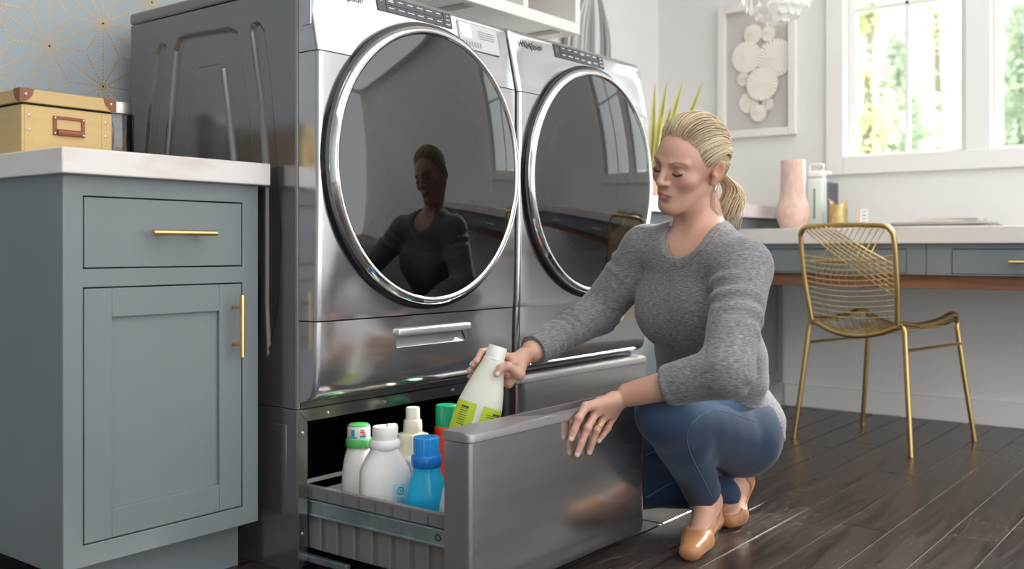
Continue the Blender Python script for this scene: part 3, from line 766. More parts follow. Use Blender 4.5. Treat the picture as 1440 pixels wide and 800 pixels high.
# ================================================================== storage box and jar on the left counter
CT = .8765
M_box = noise_col(mat('tan_card', (.66, .46, .2), .6), (.60, .42, .18), (.64, .455, .20), (3, 3, 60), 3)
M_leather = mat('brown_leather', (.27, .095, .042), .5)
BY = 1.93; bxl, bxr = float(on(30, 200, y=BY)[0]), float(on(157.5, 200, y=BY)[0]); ZL = float(on(155, 140, y=BY)[2])
BYE = 2.24
T = thing('storage_box', 'tan card storage box with lid and brown leather corners on the counter', 'box', ((bxl + bxr) / 2, (BY + BYE) / 2, CT))
MB().rbox(bxl, bxr, BY, BYE, CT, ZL - .03, .002).build('box_body', M_box, T)
ld = MB().rbox(bxl - .005, bxr + .005, BY - .005, BYE + .005, ZL - .026, ZL, .002).build('lid', M_box, T)
MB().box(bxl + .002, bxr - .002, BY + .002, BYE - .002, ZL - .031, ZL - .025).build('lid_gap', M_dark_gap, T, smooth=0)
for xx in (bxl + .006, bxr - .024):
    st = MB().rbox(xx, xx + .018, BY - .0012, BY + .001, CT, ZL - .032, .0005, 1).build('corner_strip', M_box, T)
    for zz in (ZL - .05, ZL - .078): screw(xx + .009, BY - .0012, zz, st, .0027)
def corner(xa, sgn):
    b = MB(); pts = [(xa, ZL + .0004), (xa + sgn * .027, ZL + .0004)] + [(xa + sgn * .027 * math.cos(t), ZL - .0265 * math.sin(t)) for t in np.linspace(.25, math.pi / 2, 6)]
    b.prism(pts, BY - .0064, BY - .0048, 'y')
    b.prism([(BY - .006, ZL + .0004), (BY + .02, ZL + .0004)] + [(BY - .006 + .026 * math.cos(t), ZL - .0265 * math.sin(t)) for t in np.linspace(.25, math.pi / 2, 6)], xa - .0006, xa + .0008, 'x')
    b.box(min(xa, xa + sgn * .02), max(xa, xa + sgn * .02), BY - .006, BY + .014, ZL, ZL + .0012)
    o = b.build('leather_corner', M_leather, ld); screw(xa + sgn * .011, BY - .0064, ZL - .011, o, .0028)
corner(bxl - .0056, 1); corner(bxr + .0056, -1)
hx0, hx1 = float(on(74, 178, y=BY)[0]), float(on(119, 178, y=BY)[0]); hz0, hz1 = float(on(96, 192, y=BY)[2]), float(on(96, 165, y=BY)[2])
b = MB(); f_ = .008
for q in ((hx0, hx0 + f_, hz0, hz1), (hx1 - f_, hx1, hz0, hz1), (hx0 + f_, hx1 - f_, hz1 - .006, hz1), (hx0 + f_, hx1 - f_, hz0, hz0 + .013)):
    b.rbox(q[0], q[1], BY - .003, BY + .001, q[2], q[3], .001, 1)
hl = b.build('label_holder', M_leather, T)
MB().tube([(hx0 + .008, BY - .004, hz0 + .006), (hx1 - .008, BY - .004, hz0 + .006)], .006, 12).build('finger_pull', M_leather, hl)
for xx in (hx0 + .004, hx1 - .004):
    for zz in (hz0 + .004, hz1 - .004): screw(xx, BY - .003, zz, hl, .0022)
jx, jy = 1.262, 2.13
T = thing('glass_jar', 'glass jar with metal lid beside the tan storage box', 'jar', (jx, jy, CT))
ZJ = float(on(175, 148, y=jy)[2]) - CT
MB().lathe([(.040, .0), (.043, .004), (.043, ZJ - .03), (.040, ZJ - .024), (.0385, ZJ - .024), (.041, ZJ - .03), (.041, .006), (.0001, .004)], 40, cap=False).build('glass_body', M_jarglass, T, False)
MB().lathe([(.0445, ZJ - .026), (.0450, ZJ - .024), (.0450, ZJ - .004), (.0435, ZJ), (.0001, ZJ)], 40).build('lid', mat('brushed_lid', (.55, .53, .50), .35, 1), T, False)
cols = [(.60, .45, .30), (.72, .62, .52), (.42, .22, .12), (.66, .52, .38), (.50, .32, .2), (.7, .64, .58)]
desc = ['honey brown', 'pale cream', 'dark brown', 'light oak', 'chestnut brown', 'whitish']
for i in range(6):
    an = i * 1.05 + 2.6; r = .024
    p0 = Vector((jx + r * math.cos(an), jy + r * math.sin(an), CT + .0075)); p1 = p0 + Vector((.010 * math.cos(an + 1.2), .010 * math.sin(an + 1.2), ZJ - .055 - .012 * (i % 3)))
    o = thing('clothes_peg', desc[i] + ' wooden clothes peg standing in the glass jar', 'clothes peg', p0, 0, 'pegs in the glass jar')
    for s in (-1, 1):
        q = MB(); off = Vector((math.sin(an), -math.cos(an), 0)) * .0036 * s
        q.tube([p0 + off, p0.lerp(p1, .6) + off * .7, p1 + off * 1.2], [.0042, .0046, .0030], 4)
        q.build('prong', mat('peg_wood_%d' % i, cols[i], .6), o)

# ================================================================== desk along the right wall
DKX = 3.70; DKY1, DKY0 = 1.712, -.6
T = thing('desk', 'blue grey built-in desk with white stone top below the window', 'desk', (4.0, .6, 0))
MB().rbox(DKX, XW - .003, DKY0, DKY1, .712, .772, .004).build('desk_top', M_counter, T)
b = MB(); fx = DKX + .02
b.box(fx + .018, XW - .02, DKY0, DKY1 - .01, .602, .712); b.build('apron_box', M_cab, T, smooth=0)
b = MB(); b.rbox(fx, fx + .02, DKY0, DKY1 - .01, .694, .712, .001); b.rbox(fx, fx + .02, DKY0, DKY1 - .01, .600, .6045, .001)
dw = [(1.068, 1.62), (.40, .915), (-.5, .25)]
edges = [DKY0] + sorted([v for p in dw for v in p]) + [DKY1 - .01]
for i in range(0, len(edges), 2): b.rbox(fx, fx + .02, edges[i], edges[i + 1], .6045, .694, .001)
b.build('apron_frame', M_cab, T)
MB().box(fx - .0004, fx + .002, .9985, 1.0005, .6, .712).build('apron_seam', M_dark_gap, T, smooth=0)
for ya, yb in dw:
    MB().box(fx + .012, fx + .018, ya, yb, .6045, .694).build('drawer_gap', M_dark_gap, T, smooth=0)
    d_ = MB().rbox(fx + .001, fx + .016, ya + .0025, yb - .0025, .6065, .6915, .001).build('drawer_front', M_cab, T)
    ym = (ya + yb) / 2
    bar_handle('handle', (fx, ym - .068, .648), (fx, ym + .068, .648), (-1, 0, 0), d_)
MB().rbox(fx + .03, fx + .055, DKY0, 1.60, .551, .6005, .002).build('wooden_rail', noise_col(mat('red_brown_wood', (.26, .11, .055), .5), (.20, .085, .045), (.31, .14, .075), (40, 3, 40), 4), T)
DT = .7725
# pink vase
def on_desk(px, x): p = on(px, 330, x=x); return float(p[0]), float(p[1])
vx, vy = on_desk(1115, 3.93)
o = MB().lathe([(.04, 0), (.048, .002), (.060, .03), (.068, .060), (.067, .085), (.060, .108), (.054, .125), (.051, .15), (.049, .2), (.0485, .278), (.047, .282), (.0445, .28), (.046, .2), (.046, .13), (.0001, .1)], 40).build('vase', noise_col(mat('blush_ceramic', (.75, .52, .44), .6), (.72, .48, .40), (.80, .58, .50), (60, 60, 30), 3, bump=.3))
o.location = (vx, vy, DT); tag(o, 'blush pink vase with bulbous base on the desk', 'vase')
# pale mint flask
fx_, fy_ = on_desk(1148.5, 4.06)
T = thing('drink_flask', 'pale mint flask with white lid and loop handle beside the pink vase', 'flask', (fx_, fy_, DT), .1)
MB().rbox(-.036, .036, -.036, .036, 0, .215, .012, 3).build('flask_body', mat('pale_mint', (.70, .80, .76), .4), T, False)
ld = MB().rbox(-.034, .034, -.034, .034, .216, .245, .010, 3).build('lid', M_trim, T, False)
MB().tube(smooth_pts([(0, -.028, .24), (0, -.028, .268), (0, 0, .275), (0, .028, .268), (0, .028, .24)], 6), .004, 8).build('loop_handle', M_trim, ld, False)
MB().tube([(0, -.03, .236), (0, -.052, .232), (0, -.056, .236)], .008, 8).build('spout', M_trim, ld, False)
MB().rbox(-.0375, -.0355, -.004, .004, .045, .17, .0008, 1).build('level_window', mat('grey_slot', (.22, .25, .26), .4), T, False)
# spiral notebook standing on edge
sx, sy = on_desk(1165, 4.12)
T = thing('spiral_notebook', 'dark spiral notebook standing upright behind the gold pencil cup', 'notebook', (sx, sy, DT), 0)
MB().rbox(-.02, .10, -.006, .006, 0, .2, .001).build('cover', mat('charcoal_cover', (.10, .10, .11), .5), T, False)
b = MB()
for k in range(15):
    MB().tube([(-.02 + .008 * math.cos(t), .008 * math.sin(t), .008 + k * .0132) for t in np.linspace(0, 2 * math.pi, 12, endpoint=False)], .0016, 5, closed=True).build('spiral_ring', M_screw, T, False)
# gold pencil cup with pencils
cx_, cy_ = on_desk(1179, 4.0)
T = thing('pencil_cup', 'gold metal pencil cup on the desk', 'cup', (cx_, cy_, DT))
MB().lathe([(.033, 0), (.034, .002), (.036, .098), (.0365, .1), (.035, .1), (.032, .004), (.0001, .004)], 36).build('cup_body', noise_col(mat('gold_hammered', (.75, .58, .28), .35, .9), (.66, .50, .22), (.85, .68, .36), (60, 60, 40), 2, bump=.4), T, False)
for i, (an, tl, cname, cc) in enumerate(((1.7, .030, 'orange', (.75, .30, .05)), (2.2, .026, 'white', (.85, .83, .8)), (1.1, .022, 'amber', (.8, .45, .1)), (-1.4, .034, 'yellow', (.82, .5, .08)))):
    p0 = Vector((cx_ + .010 * math.cos(an + math.pi), cy_ + .010 * math.sin(an + math.pi), DT + .006)); p1 = Vector((cx_ + .027 * math.cos(an), cy_ + .027 * math.sin(an), DT + .099)); dd = (p1 - p0).normalized()
    pt = p1 + dd * tl
    o = thing('pencil', cname + ' pencil standing in the gold cup', 'pencil', p0, 0, 'pencils in the gold cup')
    MB().tube([p0, pt - dd * .012], .0038, 6).build('shaft', mat('pencil_' + cname, cc, .4), o)
    MB().tube([pt - dd * .012, pt], [.0038, .0006], 6).build('tip', mat('pencil_wood', (.75, .55, .35), .6), o)
# desk calendar block
kx, ky = on_desk(1212, 4.06)
T = thing('calendar_block', 'small white and beige calendar block on the desk', 'calendar', (kx, ky, DT), .25)
MB().rbox(-.02, .02, -.024, .024, 0, .083, .002).build('block', mat('beige_card', (.72, .60, .48), .6), T, False)
MB().rbox(-.0222, -.0205, -.024, .006, .002, .081, .0006, 1).build('page', M_trim, T, False)
for k in range(5): MB().rbox(-.0228, -.022, -.017, -.003, .012 + k * .014, .016 + k * .014, .0003, 1).build('page_print', mat('grey_print2', (.35, .35, .37), .6), T, False)
# papers and notebooks lying on the desk
px_, py_ = on_desk(1328, 4.02)
zz = DT
for nm, lab, sz, th, cc, dx, rr in (('notebook', 'dark covered notebook at the bottom of the desk pile', (.11, .185), .012, (.16, .15, .16), 0, .05),
     ('magazine', 'grey magazine lying in the middle of the desk pile', (.105, .17), .009, (.55, .53, .52), .0, -.04),
     ('notepad', 'cream notepad with tan edge lying on the grey magazine', (.08, .115), .010, (.82, .76, .66), -.025, .12),
     ('envelope', 'white envelope topmost on the desk pile', (.075, .105), .006, (.88, .87, .85), -.035, -.06)):
    o = thing(nm, lab, nm, (px_, py_ + dx, zz), rr)
    MB().rbox(-sz[0], sz[0], -sz[1], sz[1], .0003, th * .35, .0008, 1).build('back_cover', mat(nm + '_cover', cc, .5), o, False)
    MB().rbox(-sz[0] + .003, sz[0] - .003, -sz[1] + .003, sz[1] - .003, th * .33, th * .75, .0004, 1).build('pages', mat('paper_pages', (.8, .78, .74), .7), o, False)
    MB().rbox(-sz[0], sz[0], -sz[1], sz[1], th * .73, th, .0006, 1).build('front_cover', mat(nm + '_cover', cc, .5), o, False)
    zz += th + .0006

# ================================================================== wire chair
ch = thing('wire_chair', 'gold wire chair tucked under the desk', 'chair', (3.684, 1.136, 0), math.atan2(-.098, .4285))
def cb(): return MB()
def wire(name, pts, r, parent, m=None, n=6): return MB().tube(pts, r, n).build(name, m or M_wire, parent, False)
TR = .0092
SZ = .432
for u, v, fu, fv in ((-.19, .185, -.225, .2265), (-.19, -.185, -.225, -.2265), (.19, .175, .225, .222), (.19, -.175, .225, -.222)):
    lg = MB().tube([(u, v, SZ - .02), (u * .55 + fu * .45, v * .55 + fv * .45, .22), (fu, fv, .004)], [TR, TR, TR * .92], 12).build('leg', M_brass_dark, ch, False)
    MB().lathe([(.0105, 0), (.0108, .001), (.0105, .008)], 12, (fu, fv, 0)).build('foot_cap', M_brass_dark, lg, False)
# seat frame: sagging rear and front rails, raised side rails
rail = smooth_pts([(-.19, .185, SZ - .022), (-.188, .178, SZ - .006), (-.19, .15, SZ - .008), (-.195, .09, SZ - .03), (-.197, 0, SZ - .043), (-.195, -.09, SZ - .03), (-.19, -.15, SZ - .008), (-.188, -.178, SZ - .006), (-.19, -.185, SZ - .022)], 5)
MB().tube(rail, TR, 10).build('rear_rail', M_brass_dark, ch, False)
for s in (-1, 1):
    MB().tube(smooth_pts([(-.205, s * .172, SZ + .012), (-.1, s * .183, SZ + .002), (.05, s * .182, SZ + .012), (.13, s * .178, SZ + .028), (.175, s * .176, SZ + .022), (.192, s * .175, SZ - .002), (.19, s * .175, SZ - .025)], 5), TR, 10).build('side_rail', M_brass_dark, ch, False)
    wire('stretcher', [(-.198, s * .196, .352), (.198, s * .186, .352)], .0055, ch, M_brass_dark, 8)
MB().tube(smooth_pts([(.185, .176, SZ + .012), (.19, .1, SZ - .02), (.19, 0, SZ - .03), (.19, -.1, SZ - .02), (.185, -.176, SZ + .012)], 5), TR * .9, 10).build('front_rail', M_brass_dark, ch, False)
def back_pt(v, z):      # backrest surface: leans back, bulges backwards
    t = (z - SZ) / .34
    return (-.197 - .06 * t - .028 * (1 - (v / .175) ** 2) * (1 - .35 * abs(2 * t - 1)), v, z)
ZT = .772
fr = [(-.203, .166, SZ + .005), (-.228, .178, SZ + .15), (-.25, .180, ZT - .05), (-.257, .172, ZT - .018), (-.262, .148, ZT - .002)] 
loop = smooth_pts(fr + [(-.267, .07, ZT + .002), (-.268, 0, ZT + .003), (-.267, -.07, ZT + .002)] + [(a, -b, c) for a, b, c in fr[::-1]], 6)
MB().tube(loop, TR, 10).build('back_frame', M_brass_dark, ch, False)
for k in range(12):
    z = SZ + .035 + k * .0185
    wire('back_wire', [back_pt(v, z - .014 * (1 - (v / .17) ** 2)) for v in np.linspace(-.172, .172, 11)], .0021, ch)
for k in range(7):      # diagonal bundle
    v0, z0 = .162 - k * .020, ZT - .004
    v1, z1 = -.172, ZT - .13 - (6 - k) * .0185 + .0
    wire('diagonal_wire', [tuple(np.array(back_pt(v0 + (v1 - v0) * t, z0 + (z1 - z0) * t)) + np.array((-.005, 0, 0))) for t in np.linspace(0, 1, 9)], .0027, ch)
for k in range(9):      # fan from the top, inner layer
    v0 = -.155 + k * .022; v1 = v0 + .13
    wire('fan_wire', [tuple(np.array(back_pt(v0 + (v1 - v0) * t, ZT - .005 - .17 * t)) + np.array((.004 + .03 * t, 0, 0))) for t in np.linspace(0, 1, 7)], .0015, ch)
for k in range(9):      # uprights running into the seat
    v0 = -.13 + k * .0325
    pts = [tuple(np.array(back_pt(v0, z)) + np.array((.008, 0, 0))) for z in np.linspace(ZT - .10, SZ + .03, 6)] + [(-.18, v0 * .95, SZ - .02), (-.06, v0 * .9, SZ - .032), (.08, v0 * .95, SZ - .022), (.187, v0, SZ - .018)]
    wire('seat_wire', smooth_pts(pts, 3), .0014, ch, M_brass_dark)
for k in range(10):
    u = -.165 + k * .036
    wire('seat_wire', [(u, v, SZ - .030 + .036 * (v / .18) ** 2) for v in np.linspace(-.18, .18, 9)], .0016, ch)
for k in range(8):
    wire('seat_wire', [(-.185 + (.30 * t), -.15 + k * .033 + .06 * t * (1 if k % 2 else -1), SZ - .029 + .03 * ((-.15 + k * .033) / .18) ** 2) for t in np.linspace(0, 1, 5)], .0015, ch)

# ================================================================== framed paper rosettes
FY0, FY1, FZ0, FZ1 = 1.683, 2.055, 1.198, 1.805
T = thing('framed_art', 'pale framed shadow box with cream paper rosettes on the right wall', 'picture', (XW - .002, (FY0 + FY1) / 2, FZ0))
b = MB(); ft = .034
for q in ((FY0, FY0 + ft, FZ0, FZ1), (FY1 - ft, FY1, FZ0, FZ1), (FY0 + ft, FY1 - ft, FZ0, FZ0 + ft), (FY0 + ft, FY1 - ft, FZ1 - ft, FZ1)):
    b.rbox(XW - .032, XW - .002, q[0], q[1], q[2], q[3], .003)
b.build('frame', mat('cream_frame', (.86, .84, .80), .45), T)
MB().box(XW - .006, XW - .002, FY0 + ft, FY1 - ft, FZ0 + ft, FZ1 - ft).build('backing', mat('linen_backing', (.62, .60, .56), .8), T, smooth=0)
M_ros = mat('cream_pleated_paper', (.90, .86, .79), .8)
for i, (px, py, r) in enumerate(((1089, 81, 27), (1058, 48, 14), (1080, 47, 11), (1044, 111, 10), (1049, 80, 22.5), (1072, 118, 23.5), (1052, 144, 15), (1079, 146, 9), (1067, 159, 12))):
    c = on(px, py, x=XW - .02); R = r * 4.45 / FPX; n = 56
    xo = XW - .010 - (.003 * (i % 3)) - (.006 if i in (5, 8) else 0)
    V = [(xo - .004, c[1], c[2])]; F = []
    for ring, rr in enumerate((.25, .6, 1.0)):
        for k in range(n):
            a = 2 * math.pi * k / n; V.append((xo - (.0035 if k % 2 else 0) * (.3 + .7 * rr) - .003 * (1 - rr), c[1] + R * rr * math.cos(a), c[2] + R * rr * math.sin(a)))
    for k in range(n):
        F.append((0, 1 + k, 1 + (k + 1) % n))
        for ring in range(2):
            F.append((1 + ring * n + k, 1 + (ring + 1) * n + k, 1 + (ring + 1) * n + (k + 1) % n, 1 + ring * n + (k + 1) % n))
    MB().add(V, F).build('paper_rosette', M_ros, T, smooth=0)

# ================================================================== pendant lamp with paper petals
lc = P(1093, 37, 3.75); lx, ly, lz = lc
T = thing('pendant_lamp', 'white pendant lamp of layered round petals above the desk corner', 'lamp', (lx, ly, lz))
M_petal = mat('white_petal', (.88, .87, .86), .6, Subsurface_Weight=0.0)
N_, L_, B_ = nodes(M_petal); B_.inputs['Emission Color'].default_value = (1, .97, .93, 1); B_.inputs['Emission Strength'].default_value = .0
ptm = None
tiers = [(.045, .035, 9), (.082, .055, 14), (.115, .085, 18), (.135, .12, 22), (.145, .158, 24), (.146, .198, 24), (.138, .236, 22)]
pv = MB().lathe([(.0001, -.0008), (.018, -.0006), (.0205, 0), (.018, .0006), (.0001, .0008)], 14, axis='y')
pme = mesh_np('petal', pv.v, pv.f, 30); pme.materials.append(M_petal)
ring_m = mat('lamp_ring_white', (.8, .8, .8), .5)
for ti, (R, z, n) in enumerate(tiers):
    MB().tube([(lx + R * math.cos(t), ly + R * math.sin(t), lz + z + .012) for t in np.linspace(0, 2 * math.pi, 32, endpoint=False)], .0018, 5, closed=True).build('lamp_ring', ring_m, T)
    for k in range(n):
        a = 2 * math.pi * (k + .5 * (ti % 2)) / n
        o = bpy.data.objects.new('petal', pme); COL.objects.link(o); o.parent = T
        o.location = (R * math.cos(a), R * math.sin(a), z - .004 - .002 * random.random())
        o.rotation_euler = (random.uniform(-.12, .12), random.uniform(-.1, .1), a + math.pi / 2 + random.uniform(-.12, .12))
for k in range(4):
    a = k * math.pi / 4
    MB().tube(smooth_pts([(lx - .146 * math.cos(a), ly - .146 * math.sin(a), lz + .21), (lx - .08 * math.cos(a), ly - .08 * math.sin(a), lz + .262), (lx, ly, lz + .28), (lx + .08 * math.cos(a), ly + .08 * math.sin(a), lz + .262), (lx + .146 * math.cos(a), ly + .146 * math.sin(a), lz + .21)], 4), .002, 5).build('lamp_spoke', ring_m, T)
MB().lathe([(.014, lz + .262), (.014, lz + .31), (.004, lz + .32)], 14, (lx, ly, 0)).build('socket', ring_m, T)
MB().tube([(lx, ly, lz + .31), (lx, ly, CEIL)], .0025, 6).build('cord', ring_m, T)
bl = MB().lathe([(.0001, lz + .13), (.02, lz + .14), (.03, lz + .165), (.026, lz + .19), (.014, lz + .215), (.013, lz + .262)], 20, (lx, ly, 0)).build('bulb', mat('lit_bulb', (1, .95, .88), .4, Emission_Color=(1, .92, .8, 1), Emission_Strength=1.2), T)

# ================================================================== snake plant on the right counter
pc = on(914, 300, y=1.90); ppx, ppy = float(pc[0]), 1.90
T = thing('potted_snake_plant', 'snake plant with yellow edged leaves in a peach pot behind her head', 'plant', (ppx, ppy, .8775))
MB().lathe([(.045, 0), (.052, .003), (.060, .06), (.063, .105), (.064, .108), (.059, .108), (.056, .09), (.0001, .088)], 36).build('pot', mat('peach_pot', (.74, .46, .32), .6), T, False)
MB().lathe([(.056, .089), (.0001, .094)], 24).build('soil', mat('dark_soil', (.05, .035, .025), .9), T, False)
M_leaf = mat('snake_leaf', (.2, .28, .08), .45)
N_, L_, B_ = nodes(M_leaf); at = N_.new('ShaderNodeAttribute'); at.attribute_name = 'Col'; L_.new(at.outputs['Color'], B_.inputs['Base Color'])
def leaf(base, tip, width, bend, twist):
    base, tip = np.array(base), np.array(tip); n = 14; V = []; C = []; F = []
    ax = tip - base; sd = np.cross(ax, (math.cos(twist), math.sin(twist), 0)); sd /= np.linalg.norm(sd); nn = np.cross(sd, ax); nn /= np.linalg.norm(nn)
    for i in range(n + 1):
        t = i / n; w = width * (.55 + .9 * t - 1.45 * t ** 3) if t < .999 else 0.0008; w = max(w, .0008)
        c = base + ax * t + np.array(bend) * math.sin(math.pi * t) 
        for j, s in enumerate((-1, -.68, 0, .68, 1)):
            V.append(c + sd * w * s - nn * .25 * w * (1 - s * s)); 
            if abs(s) > .6 : C.append((.70, .60, .16))
            else:
                g = .5 + .5 * math.sin(t * 60 + s * 2); C.append((.05 + .10 * g, .10 + .12 * g, .03 + .03 * g))
    for side in range(1):
        for i in range(n):
            for j in range(4): F.append((i * 5 + j, i * 5 + j + 1, i * 5 + j + 6, i * 5 + j + 5))
    nb = len(V)
    V = V + [v + nn * .0016 for v in V]; C = C + C
    F = F + [tuple(nb + k for k in f[::-1]) for f in F]
    V = np.array(V) - np.array((ppx, ppy, .8775))
    link('leaf', mesh_np('leaf', V, F, 180, col=np.array(C)), M_leaf, T)
b0 = np.array((ppx, ppy, .962))
for px, py, dy, w, bd, tw in ((921, 118, 0, .016, (0, 0, 0), .9), (938, 114, .0, .016, (.004, 0, 0), .6), (960, 114, .01, .017, (.01, 0, 0), .7), (988, 114, .0, .016, (.02, -.01, 0), .5),
        (897, 165, -.02, .013, (-.035, .02, .0), .7), (884, 120, .05, .015, (-.02, 0, 0), .9), (930, 160, -.03, .014, (0, 0, 0), .4), (944, 150, .04, .016, (.01, 0, 0), 1.0), (905, 200, -.035, .011, (-.02, 0, .02), .8), (972, 175, .02, .014, (.03, 0, .01), .7)):
    tp = on(px, py, y=ppy + dy)
    leaf(b0 + np.array((random.uniform(-.03, .03), random.uniform(-.02, .02), -.02)), tp, w, bd, tw)

# ================================================================== cord wall hanging
T = thing('wall_hanging', 'grey and white tasselled cord wall hanging beside the white shelf', 'wall hanging', (3.6, YW - .01, 1.3))
hc = [mat('cord_grey', (.33, .34, .34), .9), mat('cord_pale', (.72, .72, .70), .9), mat('cord_mid', (.52, .53, .52), .9)]
tx = 3.635; rod = MB().tube([(tx - .20, YW - .02, 2.02), (tx + .20, YW - .02, 2.02)], .007, 8).build('rod', mat('pale_wood_rod', (.55, .42, .3), .6), T)
for k in range(58):
    t = (k + .5) / 58; layer = k % 2
    xt = tx - .10 + .13 * t; xb = tx - .215 + .33 * t + random.uniform(-.004, .004)
    yb = YW - .018 - .012 * layer - random.uniform(0, .012)
    pts = [(tx - .19 + .38 * t, YW - .02, 2.02), (xt + .0, yb, 1.84), (xt * .75 + xb * .25, yb - .006, 1.74 + .05 * random.random()), (xb, yb - .006, 1.60), (xb + random.uniform(-.008, .008), yb, 1.30 - .05 * random.random())]
    MB().tube(smooth_pts(pts, 4), [.0058] * 17, 5).build('cord', hc[0 if random.random() < .34 else (1 if random.random() < .55 else 2)], T)

# ================================================================== outside the window
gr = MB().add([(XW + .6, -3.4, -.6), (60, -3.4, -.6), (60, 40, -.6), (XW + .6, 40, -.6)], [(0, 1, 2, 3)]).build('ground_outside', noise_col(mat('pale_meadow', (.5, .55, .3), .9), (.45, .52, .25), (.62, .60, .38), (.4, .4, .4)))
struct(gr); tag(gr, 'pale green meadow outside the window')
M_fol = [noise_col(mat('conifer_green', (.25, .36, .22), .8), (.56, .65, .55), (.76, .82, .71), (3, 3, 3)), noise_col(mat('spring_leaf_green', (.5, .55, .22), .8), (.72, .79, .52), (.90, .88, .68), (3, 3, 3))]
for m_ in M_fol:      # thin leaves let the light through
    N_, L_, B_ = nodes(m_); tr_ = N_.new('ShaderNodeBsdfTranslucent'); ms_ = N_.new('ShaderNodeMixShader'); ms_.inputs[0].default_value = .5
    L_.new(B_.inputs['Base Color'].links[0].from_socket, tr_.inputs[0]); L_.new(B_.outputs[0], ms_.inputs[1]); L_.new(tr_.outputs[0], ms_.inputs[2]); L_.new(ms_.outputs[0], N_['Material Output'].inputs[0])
M_bark = mat('grey_bark', (.30, .26, .22), .9)
rng = np.random.RandomState(3)
def leaf_cloud(cen, nor, size, ratio=2.2):
    """one quad per leaf cluster"""
    n = len(cen); a = rng.normal(size=(n, 3)); a /= np.linalg.norm(a, axis=1)[:, None]
    a = a * .5 + nor; a /= np.linalg.norm(a, axis=1)[:, None]
    b = np.cross(a, rng.normal(size=(n, 3))); b /= np.linalg.norm(b, axis=1)[:, None]
    s = size * (.6 + .8 * rng.rand(n))[:, None]
    V = np.stack([cen - a * s * ratio / 2, cen + b * s * .5, cen + a * s * ratio / 2, cen - b * s * .5], 1).reshape(-1, 3)
    return V, np.arange(n * 4).reshape(-1, 4)
def tree(label, px, dist, hgt, kind, rad):
    r = ray(px, 300); k = dist / r[0]; bx, by = r[0] * k, r[1] * k
    T = thing('conifer' if kind == 0 else 'deciduous_tree', label, 'tree', (bx, by, -.6), 0, 'trees outside the window')
    lean = rng.uniform(-.3, .3, 2) if kind else (0, 0)
    MB().tube([(0, 0, 0), (lean[0] * .4, lean[1] * .4, hgt * .5), (lean[0], lean[1], hgt * .97)], [hgt * .014, hgt * .010, .01], 8).build('trunk', M_bark, T, False)
    cen = []; nor = []
    if kind == 0:
        nb = 90
        for i in range(nb):
            t = (i + .5) / nb; z = hgt * (.06 + .92 * t); L = rad * (1 - t) ** .8 + .05; an = i * 2.4
            n = int(110 * L / rad) + 12; s = rng.rand(n) ** .7
            c = np.stack([np.cos(an) * L * s, np.sin(an) * L * s, z - .35 * L * s ** 1.5], 1) + rng.normal(size=(n, 3)) * .07 * rad
            cen.append(c); nor.append(np.tile((math.cos(an), math.sin(an), -.5), (n, 1)))
        V, F = leaf_cloud(np.concatenate(cen), np.concatenate(nor), .055 * rad, 2.5)
    else:
        br = []
        for i in range(16):
            z = hgt * (.3 + .65 * rng.rand()); an = rng.rand() * 6.28; L = rad * (.4 + .6 * rng.rand()) * (1.1 - .5 * z / hgt)
            p0 = np.array((lean[0] * z / hgt, lean[1] * z / hgt, z)); p1 = p0 + np.array((math.cos(an) * L, math.sin(an) * L, L * .7))
            MB().tube([p0, (p0 + p1) / 2 + (0, 0, .05), p1], [.03, .02, .006], 5).build('branch', M_bark, T, False)
            n = 150; s = .3 + .7 * rng.rand(n)[:, None]
            cen.append(p0 + (p1 - p0) * s + rng.normal(size=(n, 3)) * .2 * rad); nor.append(np.tile((0, 0, -.3), (n, 1)))
        V, F = leaf_cloud(np.concatenate(cen), np.concatenate(nor), .055, 1.5)
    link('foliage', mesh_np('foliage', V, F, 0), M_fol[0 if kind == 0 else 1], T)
tree('young conifer in the middle of the left window sash', 1264, 14.2, 4.5, 0, 1.15)
tree('broad conifer seen through the right window sash', 1436, 17.6, 5.4, 0, 1.4)
tree('slim bare-stemmed tree at the left edge of the window', 1212, 12.6, 6.3, 1, .5)
tree('leafy tree with forked stem left of the window mullion', 1322, 21.5, 8.5, 1, 1.2)
tree('yellow green tree directly behind the window mullion', 1366, 27.0, 8.0, 1, 1.8)
tree('short yellow green tree right of the young conifer', 1335, 31.5, 6.0, 1, 2.2)
tree('tall thin pale tree between the two left panes', 1285, 36.0, 11.0, 1, 2.0)
tree('far pale conifer left of the young conifer', 1238, 23.6, 4.6, 0, 1.0)
for i, (px, dist, R, lab) in enumerate(((1200, 11.0, .5, 'low bush under the slim bare-stemmed tree'), (1290, 9.6, .45, 'low bush in front of the young conifer'), (1345, 12.6, .6, 'low yellow green bush left of the mullion'), (1412, 8.1, .45, 'low bush in front of the broad conifer'))):
    r = ray(px, 300); k = dist / r[0]
    T = thing('bush', lab, 'bush', (r[0] * k, r[1] * k, -.6), 0, 'bushes outside the window')
    n = 5000; d = rng.normal(size=(n, 3)); d /= np.linalg.norm(d, axis=1)[:, None]; d[:, 2] = abs(d[:, 2]); c = d * (R * (.6 + .4 * rng.rand(n)))[:, None] * (1, 1, 2.4)
    V, F = leaf_cloud(c, d, .05, 1.6)
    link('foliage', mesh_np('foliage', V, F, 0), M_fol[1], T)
    for q in range(5):
        an = q * 1.26; MB().tube([(0, 0, 0), (.4 * R * math.cos(an), .4 * R * math.sin(an), R * 1.1)], [.02, .006], 5).build('stem', M_bark, T, False)

